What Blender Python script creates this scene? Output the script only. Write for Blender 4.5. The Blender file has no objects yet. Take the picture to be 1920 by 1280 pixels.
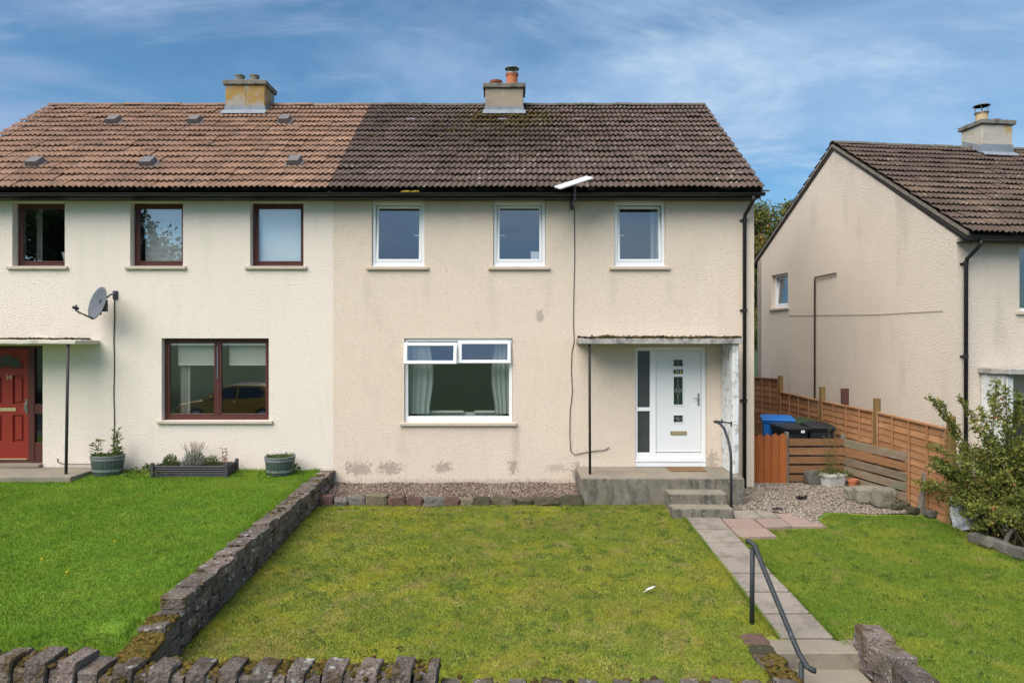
import bpy, math, random
import numpy as np
from mathutils import Vector, Matrix, noise as mnoise, Euler
random.seed(7); RNG = np.random.default_rng(7)
R = math.radians
SC = bpy.context.scene
COL = SC.collection

# ------------------------------------------------------------------ camera, sky, sun, exposure
CAMY, CAMZ, F = -13.1, 2.8, 1280.0           # metres; F in pixels of the 1920 px wide photograph
cd = bpy.data.cameras.new('camera'); cam = bpy.data.objects.new('camera', cd); COL.objects.link(cam)
cam.location = (0, CAMY, CAMZ); cam.rotation_euler = (R(90), 0, 0)
cd.lens = 24; cd.sensor_width = 36; cd.clip_end = 2000; cd.clip_start = 0.05
SC.camera = cam

SUN_EL, SUN_AZ = 51.0, 220.0                  # azimuth clockwise from +Y (away from the camera)
world = bpy.data.worlds.new('World'); SC.world = world; world.use_nodes = True
def build_world():
    nt = world.node_tree; N = nt.nodes; L = nt.links; N.clear()
    out = N.new('ShaderNodeOutputWorld'); bg = N.new('ShaderNodeBackground')
    sky = N.new('ShaderNodeTexSky'); sky.sky_type = 'NISHITA'; sky.sun_disc = False
    sky.sun_elevation = R(SUN_EL); sky.sun_rotation = R(SUN_AZ)
    sky.air_density = 1.0; sky.dust_density = 0.6; sky.ozone_density = 2.5; sky.altitude = 60
    tc = N.new('ShaderNodeTexCoord'); sep = N.new('ShaderNodeSeparateXYZ'); L.new(tc.outputs['Generated'], sep.inputs[0])
    def math_(op, a, b=None, clamp=False):
        n = N.new('ShaderNodeMath'); n.operation = op; n.use_clamp = clamp
        for i, s in enumerate((a, b)):
            if s is None: continue
            if isinstance(s, (int, float)): n.inputs[i].default_value = s
            else: L.new(s, n.inputs[i])
        return n.outputs[0]
    zz = math_('ADD', math_('MAXIMUM', sep.outputs[2], 0.0), 0.16)
    cx = math_('DIVIDE', sep.outputs[0], zz); cy = math_('DIVIDE', sep.outputs[1], zz)
    comb = N.new('ShaderNodeCombineXYZ'); L.new(cx, comb.inputs[0]); L.new(cy, comb.inputs[1])
    def clouds(scale, rot, loc, nscale, detail, dist, lo, hi, rough=.55):
        mp = N.new('ShaderNodeMapping'); mp.inputs['Rotation'].default_value[2] = R(rot)
        mp.inputs['Scale'].default_value = scale; mp.inputs['Location'].default_value = loc
        L.new(comb.outputs[0], mp.inputs[0])
        nz = N.new('ShaderNodeTexNoise'); nz.inputs['Scale'].default_value = nscale; nz.inputs['Detail'].default_value = detail
        nz.inputs['Roughness'].default_value = rough; nz.inputs['Distortion'].default_value = dist
        L.new(mp.outputs[0], nz.inputs[0])
        mr = N.new('ShaderNodeMapRange'); mr.interpolation_type = 'SMOOTHSTEP'
        mr.inputs[1].default_value = lo; mr.inputs[2].default_value = hi; L.new(nz.outputs[0], mr.inputs[0])
        return mr.outputs[0]
    cirrus = clouds((.75, 1.35, 1), 32, (4.4, 1.7, 0), 1.05, 10, .7, .45, .72, .66)
    veil = clouds((.8, 1.1, 1), -15, (7.3, 2.2, 0), .75, 7, .6, .40, .66)
    grey = clouds((.6, 1.0, 1), 10, (1.4, 5.7, 0), 1.0, 8, .8, .46, .68)
    tint = N.new('ShaderNodeVectorMath'); tint.operation = 'MULTIPLY'; L.new(sky.outputs[0], tint.inputs[0])
    SKY_K = 0.112
    tint.inputs[1].default_value = (SKY_K*.66, SKY_K*.96, SKY_K*1.05)
    cur = tint.outputs[0]
    for m, c, k in ((veil, (.38, .55, .78), .62), (grey, (.34, .44, .64), .70), (cirrus, (.60, .72, .86), .60)):
        mx = N.new('ShaderNodeMix'); mx.data_type = 'RGBA'
        L.new(math_('MULTIPLY', m, k), mx.inputs[0]); L.new(cur, mx.inputs[6]); mx.inputs[7].default_value = (*c, 1)
        cur = mx.outputs[2]
    L.new(cur, bg.inputs[0]); bg.inputs[1].default_value = 1.0
    L.new(bg.outputs[0], out.inputs[0])
build_world()
sl = bpy.data.lights.new('sun', 'SUN'); sun = bpy.data.objects.new('sun', sl); COL.objects.link(sun)
sl.energy = 5.0; sl.angle = R(60); sl.color = (1.0, .91, .81)
_a = R(SUN_AZ); _e = R(SUN_EL)
sdir = Vector((math.sin(_a)*math.cos(_e), math.cos(_a)*math.cos(_e), math.sin(_e)))
sun.rotation_euler = sdir.to_track_quat('Z', 'Y').to_euler()
vs = SC.view_settings; vs.view_transform = 'Standard'; vs.look = 'None'; vs.gamma = 1.0; vs.exposure = 0.20
vs.use_curve_mapping = False
SC.cycles.max_bounces = 5; SC.cycles.diffuse_bounces = 3; SC.cycles.glossy_bounces = 3; SC.cycles.transparent_max_bounces = 16; SC.cycles.use_denoising = True

# ------------------------------------------------------------------ helpers
def X(px, d=13.1): return (px-960)/F*d         # photograph column -> metres at depth d from the camera
def Z(py, d=13.1): return CAMZ+(640-py)/F*d
ORG = {}
def tag(o, label=None, cat=None, group=None, kind=None):
    if label: o['label'] = label
    if cat: o['category'] = cat
    if group: o['group'] = group
    if kind: o['kind'] = kind
    return o
def empty(name, loc, rz=0, parent=None, local=False):
    o = bpy.data.objects.new(name, None); COL.objects.link(o); o.empty_display_size = .1
    if parent is not None:
        o.parent = parent
        o.location = Vector(loc)-Vector(ORG[parent]) if not local else loc
        ORG[o] = tuple(loc)
    else:
        o.location = loc; o.rotation_euler = (0, 0, rz)
        ORG[o] = tuple(loc) if rz == 0 and not local else (0, 0, 0)
    return o
def link(name, me, parent=None):
    o = bpy.data.objects.new(name, me); COL.objects.link(o)
    if parent is not None: o.parent = parent
    return o

class MB:
    """collects geometry in the coordinates of the thing (world, or local for turned things)"""
    def __init__(s): s.v = []; s.f = []
    def add(s, vs_, fs_):
        b = len(s.v); s.v += [tuple(p) for p in vs_]; s.f += [tuple(b+i for i in f) for f in fs_]; return s
    def box(s, x0, x1, y0, y1, z0, z1):
        v = [(x, y, z) for z in (z0, z1) for y in (y0, y1) for x in (x0, x1)]
        return s.add(v, [(0, 2, 3, 1), (4, 5, 7, 6), (0, 1, 5, 4), (2, 6, 7, 3), (0, 4, 6, 2), (1, 3, 7, 5)])
    def obox(s, c, size, rot=None):
        t = MB().box(-size[0]/2, size[0]/2, -size[1]/2, size[1]/2, -size[2]/2, size[2]/2)
        m = rot if rot is not None else Matrix.Identity(3)
        return s.add([Vector(c)+m @ Vector(p) for p in t.v], t.f)
    def cbox(s, x0, x1, y0, y1, z0, z1, b=.006):
        b = min(b, .45*min(abs(x1-x0), abs(y1-y0), abs(z1-z0)))
        pts = []; idx = {}
        for sx in (0, 1):
            for sy in (0, 1):
                for sz in (0, 1):
                    c = [(x0, x1)[sx], (y0, y1)[sy], (z0, z1)[sz]]; sg = [(1, -1)[sx], (1, -1)[sy], (1, -1)[sz]]
                    for k in range(3):
                        p = list(c)
                        for j in range(3):
                            if j != k: p[j] += sg[j]*b
                        idx[(sx, sy, sz, k)] = len(pts); pts.append(p)
        fs = []
        for k in range(3):
            a, c = [j for j in range(3) if j != k]
            for e in (0, 1):
                q = []
                for (u, w) in ((0, 0), (1, 0), (1, 1), (0, 1)):
                    t = [0, 0, 0]; t[k] = e; t[a] = u; t[c] = w; q.append(idx[(*t, k)])
                fs.append(q if (e == 1) == (k != 1) else q[::-1])
        for k in range(3):                       # chamfers along axis k
            a, c = [j for j in range(3) if j != k]
            for u in (0, 1):
                for w in (0, 1):
                    t0 = [0, 0, 0]; t0[a] = u; t0[c] = w; t1 = list(t0); t1[k] = 1
                    q = [idx[(*t0, a)], idx[(*t1, a)], idx[(*t1, c)], idx[(*t0, c)]]
                    n = (Vector(pts[q[1]])-Vector(pts[q[0]])).cross(Vector(pts[q[2]])-Vector(pts[q[1]]))
                    o = Vector((0, 0, 0)); o[a] = (-1, 1)[u]; o[c] = (-1, 1)[w]
                    fs.append(q if n.dot(o) > 0 else q[::-1])
        for sx in (0, 1):
            for sy in (0, 1):
                for sz in (0, 1):
                    q = [idx[(sx, sy, sz, k)] for k in range(3)]
                    n = (Vector(pts[q[1]])-Vector(pts[q[0]])).cross(Vector(pts[q[2]])-Vector(pts[q[1]]))
                    o = Vector(((-1, 1)[sx], (-1, 1)[sy], (-1, 1)[sz]))
                    fs.append(q if n.dot(o) > 0 else q[::-1])
        return s.add(pts, fs)
    def tube(s, pts, r, n=8, cap=True):
        pts = [Vector(p) for p in pts]; rs = r if isinstance(r, (list, tuple)) else [r]*len(pts)
        rings = []; prev = None
        for i, p in enumerate(pts):
            t = (pts[min(i+1, len(pts)-1)]-pts[max(i-1, 0)]).normalized()
            if prev is None:
                a = Vector((0, 0, 1)) if abs(t.z) < .9 else Vector((1, 0, 0)); u = t.cross(a).normalized()
            else: u = (prev-t*prev.dot(t)).normalized()
            prev = u; w = t.cross(u)
            rings.append([p+(u*math.cos(2*math.pi*k/n)+w*math.sin(2*math.pi*k/n))*rs[i] for k in range(n)])
        v = [q for rg in rings for q in rg]; f = []
        for i in range(len(pts)-1):
            for k in range(n):
                k2 = (k+1) % n; f.append((i*n+k, i*n+k2, (i+1)*n+k2, (i+1)*n+k))
        if cap: f.append(tuple(range(n-1, -1, -1))); f.append(tuple((len(pts)-1)*n+k for k in range(n)))
        return s.add(v, f)
    def lathe(s, prof, c=(0, 0, 0), n=20, sx=1, sy=1, cap=True):
        v = []; f = []
        for (r, z) in prof:
            for k in range(n):
                a = 2*math.pi*k/n; v.append((c[0]+r*math.cos(a)*sx, c[1]+r*math.sin(a)*sy, c[2]+z))
        for i in range(len(prof)-1):
            for k in range(n):
                k2 = (k+1) % n; f.append((i*n+k, i*n+k2, (i+1)*n+k2, (i+1)*n+k))
        if cap: f.append(tuple(range(n-1, -1, -1))); f.append(tuple((len(prof)-1)*n+k for k in range(n)))
        return s.add(v, f)
    def prism(s, poly, axis, a0, a1):
        """poly: 2-D points; axis 'x' -> (y,z), 'y' -> (x,z), 'z' -> (x,y)"""
        def p3(p, a): return {'x': (a, p[0], p[1]), 'y': (p[0], a, p[1]), 'z': (p[0], p[1], a)}[axis]
        n = len(poly); v = [p3(p, a0) for p in poly]+[p3(p, a1) for p in poly]
        f = [tuple(range(n-1, -1, -1)), tuple(range(n, 2*n))]+[(k, (k+1) % n, n+(k+1) % n, n+k) for k in range(n)]
        return s.add(v, f)
    def grid(s, fn, nu, nv):
        v = [fn(i/nu, j/nv) for j in range(nv+1) for i in range(nu+1)]
        f = [(j*(nu+1)+i, j*(nu+1)+i+1, (j+1)*(nu+1)+i+1, (j+1)*(nu+1)+i) for j in range(nv) for i in range(nu)]
        return s.add(v, f)
    def build(s, name, m, parent=None, smooth=False, fix=True, loc=None):
        o0 = Vector(ORG.get(parent, (0, 0, 0))) if parent is not None else Vector((0, 0, 0))
        if loc is not None: o0 = Vector(loc)
        me = bpy.data.meshes.new(name); me.from_pydata([tuple(Vector(p)-o0) for p in s.v], [], s.f)
        if fix:
            import bmesh
            bm = bmesh.new(); bm.from_mesh(me); bmesh.ops.recalc_face_normals(bm, faces=bm.faces); bm.to_mesh(me); bm.free()
        me.materials.append(m)
        if smooth:
            me.polygons.foreach_set('use_smooth', [True]*len(me.polygons))
        o = link(name, me, parent)
        if loc is not None and parent is None: o.location = loc
        ORG[o] = tuple(ORG.get(parent, (0, 0, 0))) if parent is not None else tuple(o0)
        return o
def rough(o, cuts=3, amp=.008, sc=6, seed=0):
    """subdivide a block and wobble its surface: worn edges"""
    import bmesh
    bm = bmesh.new(); bm.from_mesh(o.data)
    for _ in range(cuts):
        es = [e for e in bm.edges if e.calc_length() > .09]
        if es: bmesh.ops.subdivide_edges(bm, edges=es, cuts=1, use_grid_fill=True)
    for v in bm.verts:
        q = v.co*sc+Vector((seed*3.1, seed*1.7, 0))
        v.co += mnoise.noise_vector(q)*amp+mnoise.noise_vector(q*3.3)*amp*.5
    bm.to_mesh(o.data); bm.free(); return o
def np_mesh(name, V, Fc, m, attrs=None, smooth=False, parent=None):
    me = bpy.data.meshes.new(name); V = np.asarray(V, np.float32); Fc = np.asarray(Fc, np.int32)
    k = Fc.shape[1]; n = len(Fc)
    me.vertices.add(len(V)); me.vertices.foreach_set('co', V.ravel())
    me.loops.add(n*k); me.loops.foreach_set('vertex_index', Fc.ravel())
    me.polygons.add(n); me.polygons.foreach_set('loop_start', np.arange(0, n*k, k, dtype=np.int32))
    try: me.polygons.foreach_set('loop_total', np.full(n, k, np.int32))
    except Exception: pass
    me.update(calc_edges=True)
    if smooth: me.polygons.foreach_set('use_smooth', np.ones(n, bool))
    for a, arr in (attrs or {}).items():
        at = me.attributes.new(a, 'FLOAT', 'POINT'); at.data.foreach_set('value', np.asarray(arr, np.float32))
    me.materials.append(m); me.validate()
    return link(name, me, parent)
_t = (1+5**.5)/2
ICO_V = np.array([(-1, _t, 0), (1, _t, 0), (-1, -_t, 0), (1, -_t, 0), (0, -1, _t), (0, 1, _t), (0, -1, -_t), (0, 1, -_t), (_t, 0, -1), (_t, 0, 1), (-_t, 0, -1), (-_t, 0, 1)])/1.9
ICO_F = np.array([(0, 11, 5), (0, 5, 1), (0, 1, 7), (0, 7, 10), (0, 10, 11), (1, 5, 9), (5, 11, 4), (11, 10, 2), (10, 7, 6), (7, 1, 8), (3, 9, 4), (3, 4, 2), (3, 2, 6), (3, 6, 8), (3, 8, 9), (4, 9, 5), (2, 4, 11), (6, 2, 10), (8, 6, 7), (9, 8, 1)])
def lumps(name, P, S, m, parent=None, jit=.25, smooth=False):
    """many small irregular pebbles / moss cushions in one mesh; P (n,3), S (n,3)"""
    P = np.asarray(P, float); S = np.asarray(S, float); n = len(P); k = len(ICO_V)
    b = ICO_V[None]*(1+RNG.uniform(-jit, jit, (n, k, 1)))
    a = RNG.uniform(0, 6.283, n); c, s_ = np.cos(a)[:, None], np.sin(a)[:, None]
    q = b*S[:, None, :]
    V = np.stack([q[..., 0]*c-q[..., 1]*s_, q[..., 0]*s_+q[..., 1]*c, q[..., 2]], -1)+P[:, None, :]
    Fc = ICO_F[None]+(np.arange(n)*k)[:, None, None]
    rnd = np.repeat(RNG.random(n), k)
    if parent is not None: V = V-np.array(ORG[parent])
    return np_mesh(name, V.reshape(-1, 3), Fc.reshape(-1, 3), m, {'rnd': rnd}, smooth, parent)
def leaves(name, P, size, m, parent=None, aspect=.55, up=.3, dirs=None, rnd=None):
    """rhombic leaf faces, each its own tilt; P (n,3)"""
    P = np.asarray(P, float); n = len(P); size = np.broadcast_to(size, (n,))
    d = RNG.normal(size=(n, 3)) if dirs is None else np.asarray(dirs, float)+RNG.normal(size=(n, 3))*.35
    d[:, 2] += up; d /= np.linalg.norm(d, axis=1)[:, None]
    r = RNG.normal(size=(n, 3)); w = np.cross(d, r); w /= np.linalg.norm(w, axis=1)[:, None]
    nn = np.cross(d, w)
    L_ = size[:, None]; W_ = (size*aspect)[:, None]
    V = np.stack([P, P+d*L_*.5+w*W_*.5+nn*L_*.06, P+d*L_, P+d*L_*.5-w*W_*.5+nn*L_*.06], 1)
    if parent is not None: V = V-np.array(ORG[parent])
    Fc = np.arange(n*4).reshape(n, 4)
    rr = RNG.random(n) if rnd is None else np.asarray(rnd)
    return np_mesh(name, V.reshape(-1, 3), Fc, m, {'rnd': np.repeat(rr, 4)}, False, parent)
def in_poly(x, y, poly):
    c = np.zeros(len(x), bool); n = len(poly)
    for i in range(n):
        (x1, y1), (x2, y2) = poly[i], poly[(i+1) % n]
        if y1 == y2: continue
        t = ((y1 > y) != (y2 > y)) & (x < (x2-x1)*(y-y1)/(y2-y1)+x1); c ^= t
    return c
def rand_in(poly, n):
    p = np.array(poly); lo, hi = p.min(0), p.max(0); xs, ys = [], []
    tot = 0
    while tot < n:
        x = RNG.uniform(lo[0], hi[0], n); y = RNG.uniform(lo[1], hi[1], n); k = in_poly(x, y, poly)
        xs.append(x[k]); ys.append(y[k]); tot += k.sum()
    return np.concatenate(xs)[:n], np.concatenate(ys)[:n]

# ------------------------------------------------------------------ materials
def mat(name, base, rough_=.85, layers=(), bump=None, spec=.25, metal=0, rnd=0, ramp=None, transl=0, coord='pos', bump2=None, upn=0):
    m = bpy.data.materials.new(name); m.use_nodes = True; nt = m.node_tree; N = nt.nodes; L = nt.links
    b = N['Principled BSDF']; b.inputs['Roughness'].default_value = rough_; b.inputs['Metallic'].default_value = metal
    b.inputs['Specular IOR Level'].default_value = spec
    if coord == 'pos': src = N.new('ShaderNodeNewGeometry').outputs['Position']
    else: src = N.new('ShaderNodeTexCoord').outputs['Object']
    def nz(scale, detail=5, stretch=None, seed=0, rg=.55):
        v = src
        mp = N.new('ShaderNodeMapping'); L.new(v, mp.inputs[0])
        if stretch: mp.inputs['Scale'].default_value = stretch
        mp.inputs['Location'].default_value = (seed*1.37, seed*2.1, seed*.7)
        t = N.new('ShaderNodeTexNoise'); t.inputs['Scale'].default_value = scale; t.inputs['Detail'].default_value = detail
        t.inputs['Roughness'].default_value = rg
        L.new(mp.outputs[0], t.inputs[0]); return t.outputs[0]
    def mrange(v, lo, hi, a=0, b_=1):
        r = N.new('ShaderNodeMapRange'); r.interpolation_type = 'SMOOTHSTEP'; L.new(v, r.inputs[0])
        r.inputs[1].default_value = lo; r.inputs[2].default_value = hi; r.inputs[3].default_value = a; r.inputs[4].default_value = b_
        return r.outputs[0]
    def mth(op, a, c):
        n = N.new('ShaderNodeMath'); n.operation = op
        for i, s in enumerate((a, c)):
            if isinstance(s, (int, float)): n.inputs[i].default_value = s
            else: L.new(s, n.inputs[i])
        return n.outputs[0]
    def mix(f, a, c, mode='MIX'):
        n = N.new('ShaderNodeMix'); n.data_type = 'RGBA'; n.blend_type = mode
        if isinstance(f, (int, float)): n.inputs[0].default_value = f
        else: L.new(f, n.inputs[0])
        for i, s in ((6, a), (7, c)):
            if isinstance(s, tuple): n.inputs[i].default_value = (*s[:3], 1)
            else: L.new(s, n.inputs[i])
        return n.outputs[2]
    if ramp:
        at = N.new('ShaderNodeAttribute'); at.attribute_name = 'rnd'
        cr = N.new('ShaderNodeValToRGB'); L.new(at.outputs['Fac'], cr.inputs[0])
        e = cr.color_ramp.elements
        while len(e) < len(ramp): e.new(.5)
        for i, (p, c) in enumerate(ramp): e[i].position = p; e[i].color = (*c, 1)
        cur = cr.outputs[0]
    else: cur = tuple(base)
    for ly in layers:
        k = ly[0]
        if k == 'n':                              # noise patches: scale, detail, lo, hi, colour, strength, stretch
            _, scl, det, lo, hi, c, fac = ly[:7]; st = ly[7] if len(ly) > 7 else None
            f = mth('MULTIPLY', mrange(nz(scl, det, st, seed=len(N)), lo, hi), fac); cur = mix(f, cur, c)
        elif k == 'e':                            # a mark with a place of its own on a wall: (cx,cz,rx,rz), colour, strength
            _, (ex, ez, rx, rz), c, fac = ly
            s1 = N.new('ShaderNodeVectorMath'); s1.operation = 'SUBTRACT'; L.new(src, s1.inputs[0]); s1.inputs[1].default_value = (ex, 0, ez)
            s2 = N.new('ShaderNodeVectorMath'); s2.operation = 'MULTIPLY'; L.new(s1.outputs[0], s2.inputs[0]); s2.inputs[1].default_value = (1/rx, 0, 1/rz)
            s3 = N.new('ShaderNodeVectorMath'); s3.operation = 'LENGTH'; L.new(s2.outputs[0], s3.inputs[0])
            dd = mth('ADD', s3.outputs['Value'], mth('MULTIPLY', mth('SUBTRACT', nz(17, 7, seed=len(N), rg=.72), .5), 3.4))
            f = mth('MULTIPLY', mrange(dd, 1.0, .55), fac); cur = mix(f, cur, c)
        elif k == 's':                            # a growth round a point (any direction): centre, radii, colour, strength
            _, ctr, rad, c, fac = ly
            s1 = N.new('ShaderNodeVectorMath'); s1.operation = 'SUBTRACT'; L.new(src, s1.inputs[0]); s1.inputs[1].default_value = ctr
            s2 = N.new('ShaderNodeVectorMath'); s2.operation = 'MULTIPLY'; L.new(s1.outputs[0], s2.inputs[0]); s2.inputs[1].default_value = tuple(1/r for r in rad)
            s3 = N.new('ShaderNodeVectorMath'); s3.operation = 'LENGTH'; L.new(s2.outputs[0], s3.inputs[0])
            dd = mth('ADD', s3.outputs['Value'], mth('MULTIPLY', mth('SUBTRACT', nz(7, 6, seed=len(N)), .5), 2.2))
            f = mth('MULTIPLY', mrange(dd, 1.05, .35), fac); cur = mix(f, cur, c)
        elif k == 'v':                            # voronoi blotches (lichen): scale, lo, hi, colour, strength, noise gate lo/hi
            _, scl, lo, hi, c, fac, g0, g1 = ly
            t = N.new('ShaderNodeTexVoronoi'); t.inputs['Scale'].default_value = scl
            t.inputs['Randomness'].default_value = 1
            wv = N.new('ShaderNodeVectorMath'); wv.operation = 'ADD'; L.new(src, wv.inputs[0])
            tn = N.new('ShaderNodeTexNoise'); tn.inputs['Scale'].default_value = scl*1.3; L.new(src, tn.inputs[0])
            ws = N.new('ShaderNodeVectorMath'); ws.operation = 'SCALE'; L.new(tn.outputs['Color'], ws.inputs[0]); ws.inputs['Scale'].default_value = .5/scl
            L.new(ws.outputs[0], wv.inputs[1]); L.new(wv.outputs[0], t.inputs[0])
            f = mth('MULTIPLY', mrange(t.outputs['Distance'], hi, lo), mrange(nz(scl*.22, 3, seed=len(N)), g0, g1)); cur = mix(mth('MULTIPLY', f, fac), cur, c)
    if rnd:
        oi = N.new('ShaderNodeObjectInfo')
        cur = mix(1.0, cur, mix(oi.outputs['Random'], (1-rnd,)*3, (1+rnd,)*3), 'MULTIPLY')
    if isinstance(cur, tuple): b.inputs['Base Color'].default_value = (*cur, 1)
    else: L.new(cur, b.inputs['Base Color'])
    prev = None
    for bp in (bump, bump2):
        if bp:
            bn = N.new('ShaderNodeBump'); bn.inputs['Strength'].default_value = bp[1]; bn.inputs['Distance'].default_value = bp[2]
            L.new(nz(bp[0], bp[3] if len(bp) > 3 else 4, bp[4] if len(bp) > 4 else None), bn.inputs['Height'])
            if prev: L.new(prev, bn.inputs['Normal'])
            prev = bn.outputs[0]
    if upn:
        ge = N.new('ShaderNodeNewGeometry'); va = N.new('ShaderNodeVectorMath'); va.operation = 'SCALE'; L.new(ge.outputs['Normal'], va.inputs[0]); va.inputs['Scale'].default_value = 1-upn
        vb = N.new('ShaderNodeVectorMath'); vb.operation = 'ADD'; L.new(va.outputs[0], vb.inputs[0]); vb.inputs[1].default_value = (0, 0, upn)
        vn = N.new('ShaderNodeVectorMath'); vn.operation = 'NORMALIZE'; L.new(vb.outputs[0], vn.inputs[0]); prev = vn.outputs[0]
    if prev: L.new(prev, b.inputs['Normal'])
    if transl:
        tr = N.new('ShaderNodeBsdfTranslucent'); ms = N.new('ShaderNodeMixShader'); ms.inputs[0].default_value = transl
        if isinstance(cur, tuple): tr.inputs[0].default_value = (*cur, 1)
        else: L.new(cur, tr.inputs[0])
        L.new(b.outputs[0], ms.inputs[1]); L.new(tr.outputs[0], ms.inputs[2]); L.new(ms.outputs[0], N['Material Output'].inputs[0])
    return m
def glass_mat(name, refl=.16, tint=(.80, .84, .84)):
    m = bpy.data.materials.new(name); m.use_nodes = True; nt = m.node_tree; N = nt.nodes; L = nt.links; N.clear()
    out = N.new('ShaderNodeOutputMaterial'); t = N.new('ShaderNodeBsdfTransparent'); t.inputs[0].default_value = (*tint, 1)
    g = N.new('ShaderNodeBsdfGlossy'); g.inputs['Roughness'].default_value = .0; g.inputs[0].default_value = (.95, .97, 1, 1)
    lw = N.new('ShaderNodeLayerWeight'); pw = N.new('ShaderNodeMath'); pw.operation = 'POWER'; L.new(lw.outputs['Facing'], pw.inputs[0]); pw.inputs[1].default_value = 5
    lw.inputs[0].default_value = .5
    ad = N.new('ShaderNodeMath'); ad.operation = 'MULTIPLY_ADD'; ad.use_clamp = True; L.new(pw.outputs[0], ad.inputs[0]); ad.inputs[1].default_value = 1-refl; ad.inputs[2].default_value = refl
    mx = N.new('ShaderNodeMixShader'); L.new(ad.outputs[0], mx.inputs[0]); L.new(t.outputs[0], mx.inputs[1]); L.new(g.outputs[0], mx.inputs[2])
    L.new(mx.outputs[0], out.inputs[0]); return m

DIRT = (.20, .17, .13)
W0 = (.74, .622, .508)
M = {}
M['harl_beige'] = mat('harl_beige', W0, .95, [
    ('n', .55, 3, .40, .72, (.66, .565, .455), .6), ('n', 1.7, 4, .52, .80, (.60, .51, .415), .45), ('n', 3.2, 3, .58, .76, (.74, .655, .56), .5),
    ('n', 34, 2, .50, .74, (.50, .425, .345), .55),
    ('n', 2.2, 5, .52, .76, (.63, .53, .42), .4, (1.5, 1, .22)), ('v', 2.6, .015, .05, (.20, .17, .14), .8, .38, .52), ('v', 5.5, .015, .05, (.33, .28, .23), .7, .42, .55),
    ('e', (X(690), Z(545), .10, 0.40), (.58, .495, .40), .32), ('e', (X(800), Z(540), .10, 0.35), (.58, .495, .40), .32), ('e', (X(920), Z(545), .10, 0.45), (.58, .495, .40), .32), ('e', (X(1028), Z(550), .10, 0.50), (.58, .495, .40), .32), ('e', (X(1148), Z(540), .10, 0.35), (.58, .495, .40), .32), ('e', (X(1256), Z(545), .10, 0.40), (.58, .495, .40), .32), ('e', (X(752), Z(830), .10, 0.35), (.58, .495, .40), .32), ('e', (X(967), Z(835), .10, 0.45), (.50, .43, .34), .5), 
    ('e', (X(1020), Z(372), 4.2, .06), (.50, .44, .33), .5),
    ('e', (X(672), Z(879), .30, .15), (.36, .295, .25), .80), ('e', (X(732), Z(878), .27, .15), (.36, .295, .25), .80),
    ('e', (X(830), Z(876), .22, .12), (.36, .295, .25), .80), ('e', (X(962), Z(876), .12, .18), (.36, .295, .25), .80),
    ('e', (X(1045), Z(878), .25, .10), (.46, .38, .31), .6), ('e', (X(1083), Z(886), .14, .22), (.27, .24, .20), .75),
    ('e', (X(1012), Z(592), .10, .13), (.36, .30, .25), .7), ('e', (X(860), Z(640), 1.25, .05), (.30, .26, .20), .5),
    ('e', (X(1100), Z(905), 3.2, .09), (.42, .36, .28), .35), ('e', (X(860), Z(905), 2.8, .10), (.40, .34, .27), .45),
    ('e', (X(1335), Z(865), .13, .25), (.36, .30, .25), .7)],
    bump=(46, .9, .022, 2), spec=.1)
M['harl_cream'] = mat('harl_cream', (.80, .708, .620), .95, [
    ('n', .5, 3, .45, .75, (.74, .69, .61), .5), ('n', 2.4, 4, .52, .76, (.70, .645, .545), .5, (1.4, 1, .25)), ('v', 2.4, .012, .04, (.34, .31, .27), .7, .42, .55), ('n', 28, 2, .52, .76, (.62, .57, .49), .5),
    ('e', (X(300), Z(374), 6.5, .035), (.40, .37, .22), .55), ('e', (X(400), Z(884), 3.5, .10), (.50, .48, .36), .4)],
    bump=(42, .9, .022, 2), spec=.1)
M['harl_grey'] = mat('harl_grey', (.67, .585, .49), .95, [
    ('n', .5, 4, .42, .72, (.58, .51, .425), .6), ('n', 1.1, 5, .52, .75, (.42, .37, .30), .55, (1.6, 1.6, .35)), ('n', 32, 2, .52, .76, (.48, .42, .35), .5)],
    bump=(44, .9, .022, 2), spec=.1)
M['interior'] = mat('interior', (.24, .25, .26), .9)
M['tile_dark'] = mat('tile_dark', (.116, .083, .068), .9, [
    ('n', 1.2, 4, .42, .70, (.080, .060, .051), .7), ('n', 7, 4, .5, .72, (.150, .117, .100), .55),
    ('s', (-.1, 2.75, 7.95), (1.3, .75, .75), (.085, .068, .012), .95), ('s', (-.2, 2.0, 7.4), (2.6, 1.9, 1.6), (.045, .034, .024), .7),
    ('n', 2.3, 6, .60, .74, (.055, .050, .018), .5),
    ('v', 6.5, .10, .26, (.48, .46, .43), .8, .50, .62), ('v', 17, .10, .26, (.38, .36, .33), .65, .48, .58)],
    bump=(90, .6, .006), spec=.15, rnd=.14)
M['tile_tan'] = mat('tile_tan', (.325, .200, .135), .9, [
    ('n', .9, 4, .40, .70, (.26, .165, .122), .7), ('n', 4, 4, .50, .72, (.17, .125, .098), .7), ('n', 9, 4, .54, .72, (.37, .235, .165), .5),
    ('n', 2.3, 6, .62, .76, (.10, .085, .065), .6), ('v', 9, .08, .2, (.42, .36, .29), .5, .55, .66)],
    bump=(90, .6, .006), spec=.15, rnd=.16)
M['tile_old'] = mat('tile_old', (.095, .070, .057), .9, [
    ('n', .8, 5, .48, .70, (.165, .118, .085), .6), ('n', 6, 5, .5, .72, (.075, .056, .047), .7),
    ('v', 6, .10, .24, (.38, .35, .30), .7, .48, .62)], bump=(90, .6, .006), spec=.15, rnd=.14)
M['ridge_dark'] = mat('ridge_dark', (.13, .115, .10), .9, [('n', 4, 6, .45, .68, (.07, .065, .03), .8), ('n', 9, 4, .55, .7, (.24, .23, .22), .5)], bump=(60, .7, .008), rnd=.15)
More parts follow.
